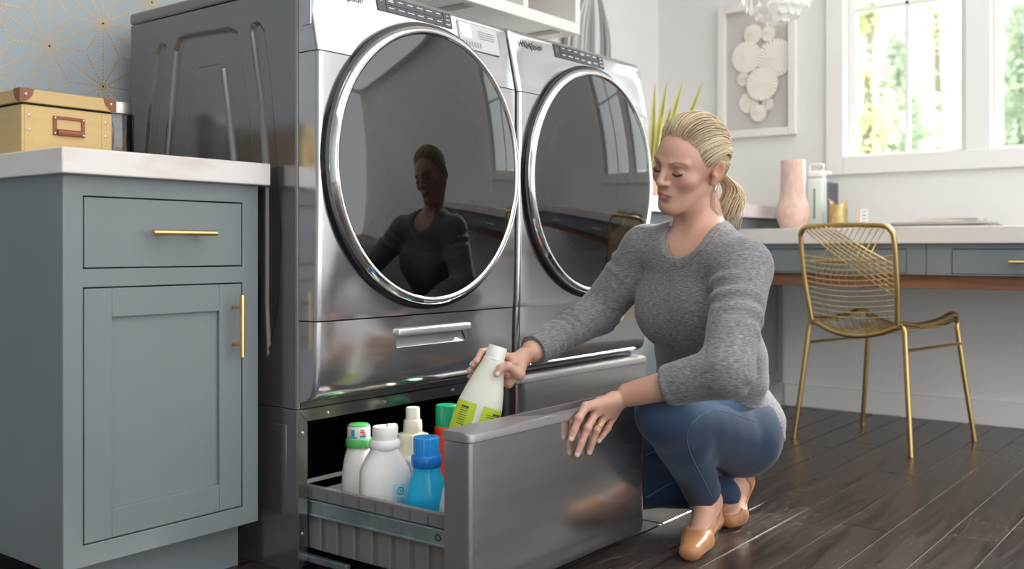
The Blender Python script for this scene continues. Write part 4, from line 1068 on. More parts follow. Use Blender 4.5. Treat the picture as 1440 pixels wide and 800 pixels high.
hx = 42.0; n = 16000
c = np.stack([hx + rng.normal(size=n) * .8, -6 + 30 * rng.rand(n), -.6 + 4.2 * rng.rand(n) ** 1.3 + .8 * np.sin(np.arange(n))], 1)
c[:, 2] = np.maximum(c[:, 2], -.5)
V, F = leaf_cloud(c, np.tile((0, 0, .3), (n, 1)), .26, 1.6)
T = thing('hedge', 'pale green hedge far behind the trees outside the window', 'hedge', (hx, 8, -.6))
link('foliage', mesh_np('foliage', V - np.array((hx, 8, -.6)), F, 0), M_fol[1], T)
for k in range(8): MB().tube([(hx, -4 + k * 3.4, -.6), (hx, -4 + k * 3.4 + .3, 2.0)], [.08, .03], 6).build('stem', M_bark, T)
# ================================================================== the woman
class SDF:
    def __init__(s, lo, hi, h):
        s.lo = np.array(lo, float); s.h = h; s.n = np.ceil((np.array(hi) - s.lo) / h).astype(int) + 1
        s.ax = [s.lo[i] + h * np.arange(s.n[i]) for i in range(3)]
        s.D = np.full(s.n, .05, np.float32)
    def _win(s, lo, hi):
        a = np.clip(np.floor((np.array(lo) - s.lo) / s.h).astype(int), 0, s.n - 1); b = np.clip(np.ceil((np.array(hi) - s.lo) / s.h).astype(int) + 1, 1, s.n)
        if np.any(b <= a): return None
        sl = tuple(slice(a[i], b[i]) for i in range(3))
        return sl, s.ax[0][sl[0]][:, None, None].astype(np.float32), s.ax[1][sl[1]][None, :, None].astype(np.float32), s.ax[2][sl[2]][None, None, :].astype(np.float32)
    def _comb(s, sl, d, k, op):
        A = s.D[sl]; d = d.astype(np.float32)
        if op == 'add':
            if k > 0:
                hh = np.clip(.5 + .5 * (A - d) / k, 0, 1); s.D[sl] = A + (d - A) * hh - k * hh * (1 - hh)
            else: s.D[sl] = np.minimum(A, d)
        elif op == 'sub':
            d = -d
            if k > 0:
                hh = np.clip(.5 - .5 * (A - d) / k, 0, 1); s.D[sl] = A + (d - A) * hh + k * hh * (1 - hh)
            else: s.D[sl] = np.maximum(A, d)
    def cone(s, a, b, ra, rb, k=.01, op='add', disp=None, squash=None):
        """tapered capsule; squash=(unit axis, factor) flattens it along an axis"""
        a, b = np.array(a, float), np.array(b, float); m = max(ra, rb) + k + .02
        w = s._win(np.minimum(a, b) - m, np.maximum(a, b) + m)
        if w is None: return s
        sl, X, Y, Z = w; ab = b - a; L2 = ab @ ab + 1e-12
        px, py, pz = X - a[0], Y - a[1], Z - a[2]
        t = np.clip((px * ab[0] + py * ab[1] + pz * ab[2]) / L2, 0, 1)
        qx, qy, qz = px - t * ab[0], py - t * ab[1], pz - t * ab[2]
        if squash is not None:
            u, f = np.array(squash[0], float), squash[1]; u = u / np.linalg.norm(u)
            c = (qx * u[0] + qy * u[1] + qz * u[2]) * (1 / f - 1)
            qx, qy, qz = qx + c * u[0], qy + c * u[1], qz + c * u[2]
        d = np.sqrt(qx * qx + qy * qy + qz * qz) - (ra + (rb - ra) * t)
        if disp is not None: d = d - disp(X, Y, Z, t)
        s._comb(sl, d, k, op); return s
    def ell(s, c, r, M, k=.01, op='add', disp=None):
        """ellipsoid, M rows = local axes"""
        c = np.array(c, float); m = max(r) + k + .02
        w = s._win(c - m, c + m)
        if w is None: return s
        sl, X, Y, Z = w; p = (X - c[0], Y - c[1], Z - c[2])
        L = [(p[0] * M[i][0] + p[1] * M[i][1] + p[2] * M[i][2]) for i in range(3)]
        k0 = np.sqrt(sum((L[i] / r[i]) ** 2 for i in range(3))); k1 = np.sqrt(sum((L[i] / r[i] ** 2) ** 2 for i in range(3))) + 1e-9
        d = k0 * (k0 - 1) / k1
        if disp is not None: d = d - disp(X, Y, Z, None)
        s._comb(sl, d, k, op); return s
    def plane_cut(s, p, n, lo=None, hi=None):
        """remove everything on the +n side of p (inside an optional window)"""
        n = np.array(n, float); n /= np.linalg.norm(n); p = np.array(p, float)
        sl, X, Y, Z = s._win(s.lo if lo is None else lo, (s.lo + s.h * s.n) if hi is None else hi)
        d = (X - p[0]) * n[0] + (Y - p[1]) * n[1] + (Z - p[2]) * n[2]
        s.D[sl] = np.maximum(s.D[sl], d.astype(np.float32)); return s
    def field(s, fn):
        X, Y, Z = s.ax[0][:, None, None], s.ax[1][None, :, None], s.ax[2][None, None, :]
        s.D += fn(X.astype(np.float32), Y.astype(np.float32), Z.astype(np.float32)).astype(np.float32); return s
    def mesh(s):
        D = s.D; D[0] = np.maximum(D[0], .001); D[-1] = np.maximum(D[-1], .001); D[:, 0] = np.maximum(D[:, 0], .001); D[:, -1] = np.maximum(D[:, -1], .001); D[:, :, 0] = np.maximum(D[:, :, 0], .001); D[:, :, -1] = np.maximum(D[:, :, -1], .001)
        S = D < 0; n = s.n
        cs = np.zeros(n - 1, np.int8)
        off = [(i, j, k) for i in (0, 1) for j in (0, 1) for k in (0, 1)]
        for i, j, k in off: cs += S[i:n[0] - 1 + i, j:n[1] - 1 + j, k:n[2] - 1 + k]
        act = (cs > 0) & (cs < 8); I = np.argwhere(act); N = len(I)
        idx = np.full(n - 1, -1, np.int32); idx[act] = np.arange(N)
        vals = np.stack([D[I[:, 0] + o[0], I[:, 1] + o[1], I[:, 2] + o[2]] for o in off], 1)
        acc = np.zeros((N, 3)); cnt = np.zeros(N)
        for a in range(8):
            for b in range(a + 1, 8):
                df = [off[b][q] - off[a][q] for q in range(3)]
                if sum(map(abs, df)) != 1: continue
                va, vb = vals[:, a], vals[:, b]; m = (va < 0) != (vb < 0)
                t = va[m] / (va[m] - vb[m]); p = np.array(off[a], float) + t[:, None] * np.array(df, float)
                acc[m] += p; cnt[m] += 1
        V = s.lo + s.h * (I + acc / cnt[:, None])
        F = []
        for axis in range(3):
            o1, o2 = [(1, 2), (2, 0), (0, 1)][axis]
            sl0 = [slice(1, -1)] * 3; sl1 = [slice(1, -1)] * 3
            sl0[axis] = slice(0, n[axis] - 1); sl1[axis] = slice(1, n[axis])
            A, B = S[tuple(sl0)], S[tuple(sl1)]
            for flag in (0, 1):
                E = np.argwhere((A & ~B) if flag == 0 else (~A & B))
                add = np.ones(3, int); add[axis] = 0; E = E + add
                e1 = np.zeros(3, int); e1[o1] = 1; e2 = np.zeros(3, int); e2[o2] = 1
                g = lambda q: idx[q[:, 0], q[:, 1], q[:, 2]]
                quad = np.stack([g(E - e1 - e2), g(E - e2), g(E), g(E - e1)], 1)
                F.append(quad if flag == 0 else quad[:, ::-1])
        F = np.concatenate(F); F = F[(F >= 0).all(1)]
        return V, F
def norm(v): v = np.array(v, float); return v / np.linalg.norm(v)
RV = np.array((SA, -CA, 0.)); FV = np.array((CA, SA, 0.)); UV = np.array((0, 0, 1.))
def cv(l, d, z): return RV * l + FV * d + UV * z
def relax(V, F, n=2, w=.5):
    """light Laplacian smoothing"""
    E = np.concatenate([F[:, [0, 1]], F[:, [1, 2]], F[:, [2, 3]], F[:, [3, 0]]])
    for _ in range(n):
        S = np.zeros_like(V); C = np.zeros(len(V))
        for c in range(3):
            S[:, c] = np.bincount(E[:, 0], V[E[:, 1], c], len(V)) + np.bincount(E[:, 1], V[E[:, 0], c], len(V))
        C = np.bincount(E[:, 0], minlength=len(V)) + np.bincount(E[:, 1], minlength=len(V))
        V = V * (1 - w) + w * S / np.maximum(C, 1)[:, None]
    return V
# ---- joints (place in the room)
tf = norm(cv(-.788, -.616, 0)); tl = norm(np.cross(UV, tf))       # torso forward and her left
pelv = P(1004, 600, 2.58)
hipL = pelv + tl * .085 + np.array((0, 0, -.012)); hipR = pelv - tl * .085 + np.array((0, 0, -.005))
kneeL = P(938, 583, 2.21); ankL = P(993, 703, 2.41)
kneeR = np.array((2.125, 1.36, .105)); ankR = P(1018, 694, 2.49)
shL = P(1046, 376, 2.23); shR = P(908, 354, 2.48)
neck0 = P(990, 328, 2.385)
elbL = P(1022, 522, 2.06); wriL = P(884, 555, 2.165)
elbR = P(842, 440, 2.53); wriR = P(748, 494, 2.335)
waist = P(1000, 512, 2.51); chest = P(985, 415, 2.395)
# ---- head frame
YH, PH_, RH_ = math.radians(51), math.radians(13), math.radians(15)      # turn, nod, tilt of the head
hf = cv(-math.sin(YH) * math.cos(PH_), -math.cos(YH) * math.cos(PH_), -math.sin(PH_))
hu = norm(UV - hf * (UV @ hf)); hl = np.cross(hu, hf)                      # hl = her left
hu, hl = hu * math.cos(RH_) + hl * math.sin(RH_), hl * math.cos(RH_) - hu * math.sin(RH_)
HM = np.array((hl, hf, hu)); HS = .94
headc = P(969, 233, 2.36)
def H(x, y, z): return headc + HS * (hl * x + hf * y + hu * z)
def R_(*r): return tuple(HS * q for q in r)

def head_prims(s, full=True):
    s.ell(H(0, -.018, .030), R_(.0735, .0915, .086), HM, .01)                       # cranium
    s.ell(H(0, .030, .020), R_(.064, .062, .072), HM, .02 * HS)                      # forehead / mid face
    s.ell(H(0, .040, -.035), R_(.0495, .052, .058), HM, .02 * HS)                    # lower face
    for e in (1, -1):
        s.cone(H(e * .050, -.008, -.048), H(e * .014, .066, -.093), .0145 * HS, .0130 * HS, .022)      # jaw line
        s.ell(H(e * .042, .056, -.020), R_(.020, .020, .018), HM, .022)             # cheek bone
        s.cone(H(e * .013, .085, .0225), H(e * .046, .069, .0255), .0085 * HS, .007 * HS, .012)      # brow ridge
    s.ell(H(0, .078, -.090), R_(.019, .017, .016), HM, .016)                       # chin
    s.cone(H(0, .050, -.080), H(0, -.010, -.075), .034 * HS, .040 * HS, .02)           # under jaw
    s.ell(H(0, .082, -.052), R_(.023, .014, .020), HM, .014)                       # mouth mound
    for e in (1, -1):
        s.ell(H(e * .030, .093, .0055), R_(.0155, .0115, .0095), HM, .012, 'sub')       # socket
        s.ell(H(e * .0310, .0735, .0030), R_(.0148, .0125, .0112), HM, .003)              # eyeball under lid
        s.cone(H(e * .019, .0815, -.0085), H(e * .042, .0740, -.0060), .0028 * HS, .0022 * HS, .008)   # lower lid roll
    # nose
    s.cone(H(0, .0885, .018), H(0, .1085, -.0215), .0070 * HS, .0088 * HS, .010)
    s.ell(H(0, .1085, -.0250), R_(.0095, .0085, .0080), HM, .006)
    for e in (1, -1):
        s.ell(H(e * .0115, .0960, -.0275), R_(.0068, .0095, .0065), HM, .005)
        s.ell(H(e * .0065, .1020, -.0345), R_(.0036, .0050, .0030), HM, .003, 'sub')   # nostril
    # lips
    for e in (1, -1):
        s.cone(H(e * .0045, .0985, -.0525), H(e * .0215, .0880, -.0575), .0040 * HS, .0018 * HS, .004)
        s.cone(H(e * .0035, .0970, -.0635), H(e * .0195, .0880, -.0590), .0050 * HS, .0018 * HS, .004)
    s.cone(H(0, .0970, -.0635), H(0, .0970, -.0632), .0052 * HS, .0052 * HS, .004)
    for e in (1, -1):
        s.cone(H(0, .1045, -.0580), H(e * .023, .0925, -.0578), .0011 * HS, .0009 * HS, .0016, 'sub')  # lip line
    s.ell(H(0, .098, -.0755), R_(.015, .009, .0055), HM, .006, 'sub')
    # ears
    for e in (1, -1):
        ax = norm(hl * e * .88 + hf * .40)
        EM = np.array((ax, norm(np.cross(hu, ax)), hu)); EM[1] = norm(EM[1] - hu * .18)
        s.ell(H(e * .0785, -.018, -.003), R_(.0070, .0175, .0305), EM, .005)
        s.ell(H(e * .0785 + e * .0068, -.0135, .002), R_(.0060, .0105, .019), EM, .003, 'sub')
        s.ell(H(e * .0735, -.009, -.0305), R_(.005, .0085, .0085), EM, .005)            # lobe
        s.cone(H(e * .0765, -.006, -.010), H(e * .0735, -.006, -.004), .0045, .004, .003)
    # neck
    s.cone(H(0, -.028, -.050), neck0 + (neck0 - chest) * .05, .0475 * HS, .0510, .022)
    for e in (1, -1):
        s.cone(H(e * .052, -.030, -.045), chest + UV * .105 + tf * .062 + tl * e * .018, .012, .011, .016)
def torso_prims(s, o=0.0, disp=None):
    s.cone(pelv + UV * .02, waist, .138 + o, .130 + o, .03, squash=(tf, .82), disp=disp)
    s.cone(waist, chest - UV * .02, .130 + o, .136 + o, .04, squash=(tf, .76), disp=disp)
    s.cone(chest, neck0 * .4 + chest * .6, .130 + o, .095 + o, .04, squash=(tf, .72), disp=disp)
    s.cone(shL - tl * .012, shR + tl * .012, .050 + o, .050 + o, .05, disp=disp)
    s.cone(neck0 - UV * .015, neck0 * .55 + shL * .45 - UV * .005, .046 + o, .042 + o, .04)
    s.cone(neck0 - UV * .015, neck0 * .55 + shR * .45 - UV * .005, .046 + o, .042 + o, .04)
    for e in (1, -1):      # bust
        s.ell(chest + tf * .066 + tl * e * .062 - UV * .040, (.052 + o, .042 + o, .058 + o), np.array((tl, tf, UV)), .06, disp=disp)
def arm(s, sh, el, wr, o=0., k=.015, disp=None, low=True):
    s.cone(sh, el, .050 + o, .0415 + o, k + .015, disp=disp)
    if low: s.cone(el, wr, .0400 + o, .0262 + o, k + .01, disp=disp)
def leg_prims(s, o=0., disp=None, legs='LR', hips=True):
    for hp, kn, an in ([(hipL, kneeL, ankL)] if 'L' in legs else []) + ([(hipR, kneeR, ankR)] if 'R' in legs else []):
        s.cone(hp, kn, .088 + o, .062 + o, .02, disp=disp)
        dn = norm(an - kn); m = kn * .68 + an * .32; bk = norm(np.cross(np.cross(dn, hp - kn), dn))
        s.cone(kn, m + bk * .010, .058 + o, .055 + o, .02, disp=disp)
        s.cone(m + bk * .010, an, .054 + o, .035 + o, .02, disp=disp)
    if not hips: return
    for e in (1, -1): s.ell(pelv - tf * .040 + tl * e * .062 - UV * .025, (.090 + o, .090 + o, .090 + o), np.eye(3), .03, disp=disp)
    s.cone(hipL + UV * .02, hipR + UV * .02, .09 + o, .09 + o, .03)

# ---- left hand on the drawer rim: joints lie on the front face of the drawer
YD = 1.180
def onf(px, py, off): return on(px, py, y=YD - off)
LH = {'index': [onf(824, 572, .016), onf(814, 588, .018), onf(808, 604, .0135), onf(803.5, 617, .010)],
      'middle': [onf(838, 580, .020), onf(826, 602, .022), onf(818, 622, .016), onf(812, 639, .010)],
      'ring': [onf(850, 586, .021), onf(839, 605, .022), onf(833, 622, .015), onf(829, 636, .010)],
      'little': [onf(861, 588, .018), onf(855, 602, .020), onf(848, 612, .015), onf(842, 620, .010)],
      'thumb': [on(846, 566, y=YD + .012), on(826, 573, y=YD + .028), on(811, 581, y=YD + .030), on(803, 588, y=YD + .026)]}
def hand(s, wr, fm, back, palm_t=.0125, fr=(.0092, .0084, .0074, .0066), palm_mid=None):
    names = ('index', 'middle', 'ring', 'little')
    for n in names:
        j = fm[n]; sc = {'index': .98, 'middle': 1.0, 'ring': .95, 'little': .82}[n]
        root = wr * .72 + j[0] * .28
        s.cone(root, j[0] - back * .001, palm_t * 1.05, fr[0] * 1.16 * sc, .009)
        for i in range(3):
            s.cone(j[i], j[i + 1], fr[i] * sc, fr[i + 1] * sc, .0025)
        s.cone(j[1] + back * .0012, j[1] + back * .0014, fr[1] * 1.04 * sc, fr[1] * 1.04 * sc, .004)      # knuckle
        s.cone(j[0] + back * .0035, j[0] + back * .0036, fr[0] * .9 * sc, fr[0] * .9 * sc, .008)
    # palm body between the metacarpals
    for a, b in (('index', 'middle'), ('middle', 'ring'), ('ring', 'little')):
        m = (fm[a][0] + fm[b][0]) / 2
        s.cone(wr * .75 + m * .25, wr * .14 + m * .86, palm_t * 1.08, palm_t * .86, .008)
    t = fm['thumb']
    s.cone(wr * .7 + fm['index'][0] * .3 - back * .004, t[0], .0150, .0135, .012)
    s.cone(t[0], t[1], .0125, .0100, .008); s.cone(t[1], t[2], .0098, .0092, .003); s.cone(t[2], t[3], .0090, .0070, .003)
hbL = norm(cv(-.15, -.86, .48))
# ---- right hand round the bottle neck
axn = np.array(ax); bd = 2.225
def hb(t): return np.array(HB0) + axn * (t * Lb)      # point on the bottle axis
sideR = norm(RV - axn * (RV @ axn)); away = norm(np.cross(axn, sideR)); away = away if away @ FV > 0 else -away
def wrap(t, ang, r):   # around the bottle axis: ang 0 = right, 90 = away from camera, 180 = left, 270 = towards camera
    a = math.radians(ang); return hb(t) + (sideR * math.cos(a) + away * math.sin(a)) * r
RH = {'index': [wrap(.93, 38, .047), wrap(.945, 112, .036), wrap(.90, 165, .034), wrap(.80, 196, .0375)],
      'middle': [wrap(.84, 34, .049), wrap(.86, 108, .040), wrap(.82, 160, .0375), wrap(.755, 186, .043)],
      'ring': [wrap(.75, 34, .052), wrap(.76, 104, .044), wrap(.73, 150, .044), wrap(.69, 172, .046)],
      'little': [wrap(.67, 30, .055), wrap(.67, 92, .048), wrap(.65, 130, .048), wrap(.63, 150, .049)],
      'thumb': [wrap(.80, -8, .062), wrap(.84, -42, .047), wrap(.80, -58, .0385), wrap(.735, -66, .0405)]}
hbR = norm(cv(.3, .6, .5))

M_skin = mat('skin', (.6, .35, .25), .42, Subsurface_Weight=.12, Subsurface_Radius=(.012, .005, .003), Subsurface_Scale=1.0)
N_, L_, B_ = nodes(M_skin); at = N_.new('ShaderNodeAttribute'); at.attribute_name = 'Col'; L_.new(at.outputs['Color'], B_.inputs['Base Color'])
SKIN = np.array((.60, .345, .255)); LIP = np.array((.47, .17, .15)); NAIL = np.array((.78, .60, .54))
parts_V, parts_F, parts_C = [], [], []
def add_part(V, F, C):
    o = sum(len(v) for v in parts_V); parts_V.append(V); parts_F.append(F + o); parts_C.append(C)
def keep_faces(V, F, p, n):
    """drop faces beyond plane p,n"""
    c = V[F].mean(1); return F[((c - p) @ norm(n)) < 0]
def near_seg(V, a, b):
    ab = b - a; t = np.clip(((V - a) @ ab) / (ab @ ab), 0, 1); return np.linalg.norm(V - a - t[:, None] * ab, axis=1)
def sst(x, a, b): t = np.clip((x - a) / (b - a), 0, 1); return t * t * (3 - 2 * t)
# planes where the finely meshed head and hands join the body (all on one common surface)
pn = neck0 - UV * .045; cutLw = elbL * .45 + wriL * .55; cutRw = elbR * .45 + wriR * .55
# body (coarse grid)
lo = np.array((1.72, .80, -.005)); hi = np.array((2.62, 1.62, 1.0))
B = SDF(lo, hi, .0045)
torso_prims(B); head_prims(B)
arm(B, shL, elbL, wriL); arm(B, shR, elbR, wriR); leg_prims(B)
# feet
ftL = norm(np.array((*(on(968, 783, z=.0) - ankL)[:2], 0)))
footdefs = []
def foot(s, an, toe, o=0., ball=None):
    heel = an + (-norm(np.array((*(toe - an)[:2], 0)))) * .035; heel[2] = max(an[2] - .062, .024)
    return heel
toeL = on(972, 788, z=.0) + np.array((0, 0, .019)); heelL = ankL - ftL * .045; heelL[2] = .030
ballL = heelL * .32 + toeL * .68; ballL[2] = .026
def foot_prims(s, an, heel, ball, toe, o=0., wide=np.array((0, 0, 0))):
    s.cone(an, heel, .031 + o, .024 + o, .02)
    s.cone(an - UV * .01, ball, .031 + o, .021 + o, .02)
    s.cone(heel, ball, .024 + o, .022 + o, .02)
    s.cone(ball + wide * .013, toe + wide * .003, .021 + o, .015 + o, .012); s.cone(ball - wide * .013, toe - wide * .010, .020 + o, .013 + o, .012)
wL = norm(np.cross(UV, ftL))
# right foot on its toes: heel lifted
toeR = on(1026, 742, z=.0) + np.array((0, 0, .020)); heelR = P(1043, 676, 2.545)
ballR = toeR * .72 + heelR * .28; ballR[2] = .030
wR = wL
foot_prims(B, ankL, heelL, ballL, toeL, 0, wL); foot_prims(B, ankR, heelR, ballR, toeR, 0, wR)
V, F = B.mesh()
F = keep_faces(V, F, neck0 - UV * .075 + tf * 0, UV * 1.0) if False else F
c = V[F].mean(1)
m = ~((((c - cutLw) @ norm(wriL - elbL)) > 0) & (np.linalg.norm(c - cutLw, axis=1) < .12)) & ~((((c - cutRw) @ norm(wriR - elbR)) > 0) & (np.linalg.norm(c - cutRw, axis=1) < .16))
pz = neck0[2] - .075; zs_ = neck0[2] + .036
m &= ~(((c[:, 2] > pz) & (np.linalg.norm(c[:, :2] - neck0[:2], axis=1) < .135)) | (c[:, 2] > zs_))
F = F[m]; C = np.tile(SKIN, (len(V), 1)); add_part(V, F, C)
# head (fine grid)
hlo = np.minimum(headc, neck0) - .16; hhi = np.maximum(headc, neck0) + .16; hlo[2] = pz - .02
Hd = SDF(hlo, hhi, .0021)
torso_prims(Hd); head_prims(Hd)
V, F = Hd.mesh(); V = relax(V, F, 2, .4)
c = V[F].mean(1); F = F[(c[:, 2] > pz) & ((np.linalg.norm(c[:, :2] - neck0[:2], axis=1) < .135) | (c[:, 2] > zs_))]
L = (V - headc) @ HM.T / HS                    # head-local coordinates
C = np.tile(SKIN, (len(V), 1))
# lips, blush, brows, ears, upper lid pigments
L2 = L.copy(); L2[:, 1] = 0
ul = np.minimum(*[near_seg(L2, np.array((e * .003, 0, -.0540)), np.array((e * .0235, 0, -.0578))) for e in (1, -1)])
ll = np.minimum(*[near_seg(L2, np.array((0, 0, -.0628)), np.array((e * .021, 0, -.0588))) for e in (1, -1)])
tap = 1 - .62 * np.clip(abs(L[:, 0]) / .024, 0, 1) ** 1.5
w = 1 - sst(np.minimum(ul, ll - .0006) / tap, .0036, .0050); w *= (L[:, 1] > .075)
C = C * (1 - w[:, None]) + LIP * w[:, None]
for e in (1, -1):
    w = .35 * (1 - sst(np.linalg.norm((L - (e * .045, .07, -.022)) * (1, 1, 1.3), axis=1), .008, .035)); C = C * (1 - w[:, None]) + np.array((.58, .24, .18)) * w[:, None]
    w = .45 * (1 - sst(np.linalg.norm(L - (e * .08, -.015, -.004), axis=1), .02, .035)); C = C * (1 - w[:, None]) + np.array((.62, .24, .17)) * w[:, None]
    # darker brown on the upper lid
    w = .55 * (1 - sst(np.linalg.norm((L - (e * .032, .084, .0045)) * (1, .6, 1.4), axis=1), .007, .016)); C = C * (1 - w[:, None]) + np.array((.34, .19, .15)) * w[:, None]
    # eyebrow
    pts = [np.array(q) for q in ((e * .015, .094, .0225), (e * .030, .090, .0285), (e * .046, .076, .0275), (e * .053, .066, .0225))]
    for q in pts: q[1] = 0
    dmin = np.min([near_seg(L2, pts[i], pts[i + 1]) for i in range(3)], axis=0); tb = np.interp(abs(L[:, 0]), (.012, .02, .04, .055), (.8, 1., .8, .35))
    w = .72 * (1 - sst(dmin / tb, .0014, .0036)) * (L[:, 1] > .03); C = C * (1 - w[:, None]) + np.array((.20, .115, .07)) * w[:, None]
add_part(V, F, C)
# hands (fine grid)
def hand_part(cut, wr, el, fm, back):
    pts = np.array([q for j in fm.values() for q in j] + [wr, cut]); G = SDF(pts.min(0) - .045, pts.max(0) + .045, .0018)
    # forearm flattens into the wrist
    G.cone(el, wr, .0400, .0262, .025); hand(G, wr + norm(wr - el) * .012, fm, back)
    V, F = G.mesh(); V = relax(V, F, 1, .3); c = V[F].mean(1); F = F[((c - cut) @ norm(wr - el)) > 0]
    C = np.tile(SKIN, (len(V), 1))
    for n, j in fm.items():       # nails and reddish knuckles
        dirf = norm(j[3] - j[2]); rr = {'thumb': .0072}.get(n, .0062)
        out = back - dirf * (back @ dirf); out = norm(out)
        if n == 'thumb': out = norm(cv(-.1, -1, .1) - dirf * (cv(-.1, -1, .1) @ dirf))
        elif fm is RH:
            o_ = j[3] - hb(np.clip((j[3] - np.array(HB0)) @ axn / Lb, 0, 1)); out = norm(o_ - dirf * (o_ @ dirf))
        q = V - (j[3] + dirf * .0015); sd = np.cross(dirf, out)
        a, b_, c_ = q @ dirf, q @ sd, q @ out
        w = (1 - sst(np.maximum(abs(a) / .0058, abs(b_) / .0048), .85, 1.1)) * (c_ > .002) * (np.linalg.norm(q, axis=1) < .012)
        C = C * (1 - w[:, None]) + NAIL * w[:, None]
        w = .35 * (1 - sst(np.linalg.norm(V - j[1] - out * .006, axis=1), .003, .011)) * .6; C = C * (1 - w[:, None]) + np.array((.60, .27, .19)) * w[:, None]
    add_part(V, F, C)
hand_part(cutLw, wriL, elbL, LH, hbL); hand_part(cutRw, wriR, elbR, RH, hbR)
V = np.concatenate(parts_V); F = np.concatenate(parts_F); C = np.concatenate(parts_C)
used = np.zeros(len(V), bool); used[F.ravel()] = True; mp = np.cumsum(used) - 1
base = np.array((pelv[0], pelv[1], 0.))
person = link('person', mesh_np('person', V[used] - base, mp[F], 180, col=C[used]), M_skin)
person.location = base
tag(person, 'crouching woman in grey sweater and blue jeans reaching into the drawer', 'person')
def pchild(name, V, F, m, col=None, smooth=180): return link(name, mesh_np(name, V - base, F, smooth, col=col), m, person)

# ---- sweater
def fold(a, b, n, amp, ph=0.):
    a, b = np.array(a), np.array(b); d = norm(b - a); u = norm(np.cross(d, (.3, .2, .9))); v = np.cross(d, u); L0 = np.linalg.norm(b - a)
    def f(X, Y, Z, t):
        px, py, pz_ = X - a[0], Y - a[1], Z - a[2]
        s_ = (px * d[0] + py * d[1] + pz_ * d[2]) / L0; an = np.arctan2(px * v[0] + py * v[1] + pz_ * v[2], px * u[0] + py * u[1] + pz_ * u[2])
        return amp * np.sin(2 * np.pi * n * s_ + 1.5 * np.sin(an + ph) + .9 * np.sin(2 * an + 2.1 * ph) + 2 * s_) * np.clip(np.sin(an * 1.0 + ph + 7 * s_) + .25, 0, 1) * np.sin(3.0 * s_ + ph) ** 2 * 1.3
    return f
def tdisp(X, Y, Z, t):      # soft folds over the body
    q = (X - chest[0]) * tl[0] + (Y - chest[1]) * tl[1]; z = Z - chest[2]
    low_ = np.clip((-z - .10) / .12, 0, 1)
    return .0035 * low_ * np.sin(70 * z + 26 * q + 3 * np.sin(25 * q)) + .0014 * np.sin(38 * (z + .8 * q))
S = SDF((1.74, .80, .16), (2.60, 1.60, .78), .0036)
torso_prims(S, .012, tdisp)
fL1 = fold(shL, elbL, 6, .0035, .5); fL2 = fold(elbL, wriL, 7.5, .0040, 2.); fR1 = fold(shR, elbR, 5.5, .0035, 1.2); fR2 = fold(elbR, wriR, 9.5, .0042, .2)
S.cone(shL, elbL, .063, .054, .03, disp=fL1); S.cone(elbL, wriL, .0535, .0385, .02, disp=fL2)
S.cone(shR, elbR, .062, .053, .03, disp=fR1); S.cone(elbR, wriR, .052, .0370, .02, disp=fR2)
# back and hem drape over the hips
S.ell(pelv - tf * .040 + UV * .0, (.124, .172, .118), np.array((tf, tl, UV)), .05, disp=tdisp)
# neckline: scoop following the neck
S.cone(neck0 + tf * .005 + UV * .085, neck0 + tf * .030 - UV * .005, .064, .066, .0, 'sub')
S.cone(neck0 + tf * .045 + UV * .05 + tl * .006, neck0 + tf * .092 + UV * .004 + tl * .012, .062, .060, .012, 'sub')
# cuffs and hem
cufL = elbL * .40 + wriL * .60; cufR = elbR * .02 + wriR * .98
S.plane_cut(cufL, wriL - elbL, cufL - .14, cufL + .14); S.plane_cut(cufR, wriR - elbR, cufR - .12, cufR + .12)
hemn = norm(-UV * 1.0 + tf * .5); S.plane_cut(pelv + UV * .022, hemn, pelv - .30, pelv + .30)
V, F = S.mesh(); V = relax(V, F, 2, .45)
M_knit = mat('grey_marl_knit', (.22, .22, .23), .9, Sheen_Weight=.25, Sheen_Roughness=.5)
N_, L_, B_ = nodes(M_knit)
tc = N_.new('ShaderNodeTexCoord'); mp_ = N_.new('ShaderNodeMapping'); mp_.inputs['Scale'].default_value = (90, 90, 520); mp_.inputs['Rotation'].default_value = (.0, .12, 0); L_.new(tc.outputs['Object'], mp_.inputs[0])
nz = N_.new('ShaderNodeTexNoise'); nz.inputs['Scale'].default_value = 1; nz.inputs['Detail'].default_value = 5; L_.new(mp_.outputs[0], nz.inputs['Vector'])
cr = N_.new('ShaderNodeValToRGB'); cr.color_ramp.elements[0].position = .32; cr.color_ramp.elements[1].position = .70
cr.color_ramp.elements[0].color = (.105, .105, .112, 1); cr.color_ramp.elements[1].color = (.275, .275, .288, 1)
L_.new(nz.outputs['Fac'], cr.inputs[0]); L_.new(cr.outputs[0], B_.inputs['Base Color'])
bp = N_.new('ShaderNodeBump'); bp.inputs['Strength'].default_value = .35; bp.inputs['Distance'].default_value = .0015; L_.new(nz.outputs['Fac'], bp.inputs['Height']); L_.new(bp.outputs[0], B_.inputs['Normal'])
sw = pchild('sweater', V, F, M_knit); sw['label'] = 'grey marl knit sweater'
# ribbed cuffs and neck band
def band(name, c, n, r0, r1, w, sq=None):
    n = norm(n); u = norm(np.cross(n, (.2, .1, 1))); v = np.cross(n, u); b = MB()
    rings = []
    for s_, rr in ((-w / 2, r0), (-w / 2, r0 + .0025), (0, (r0 + r1) / 2 + .0032), (w / 2, r1 + .0025), (w / 2, r1)):
        rings.append([c + n * s_ + (u * math.cos(a) + v * math.sin(a)) * (rr + (.0006 if k % 2 else 0)) for k, a in enumerate(np.linspace(0, 2 * math.pi, 60, endpoint=False))])
    b.loft(rings, False); return b
for c_, e_, w_, r_ in ((cufL, elbL, wriL, .0400), (cufR, elbR, wriR, .0352)):
    o = band('cuff', c_ - norm(w_ - e_) * .012, w_ - e_, r_ + .001, r_ - .001, .026); o = MB.build(o, 'cuff', M_knit, person)

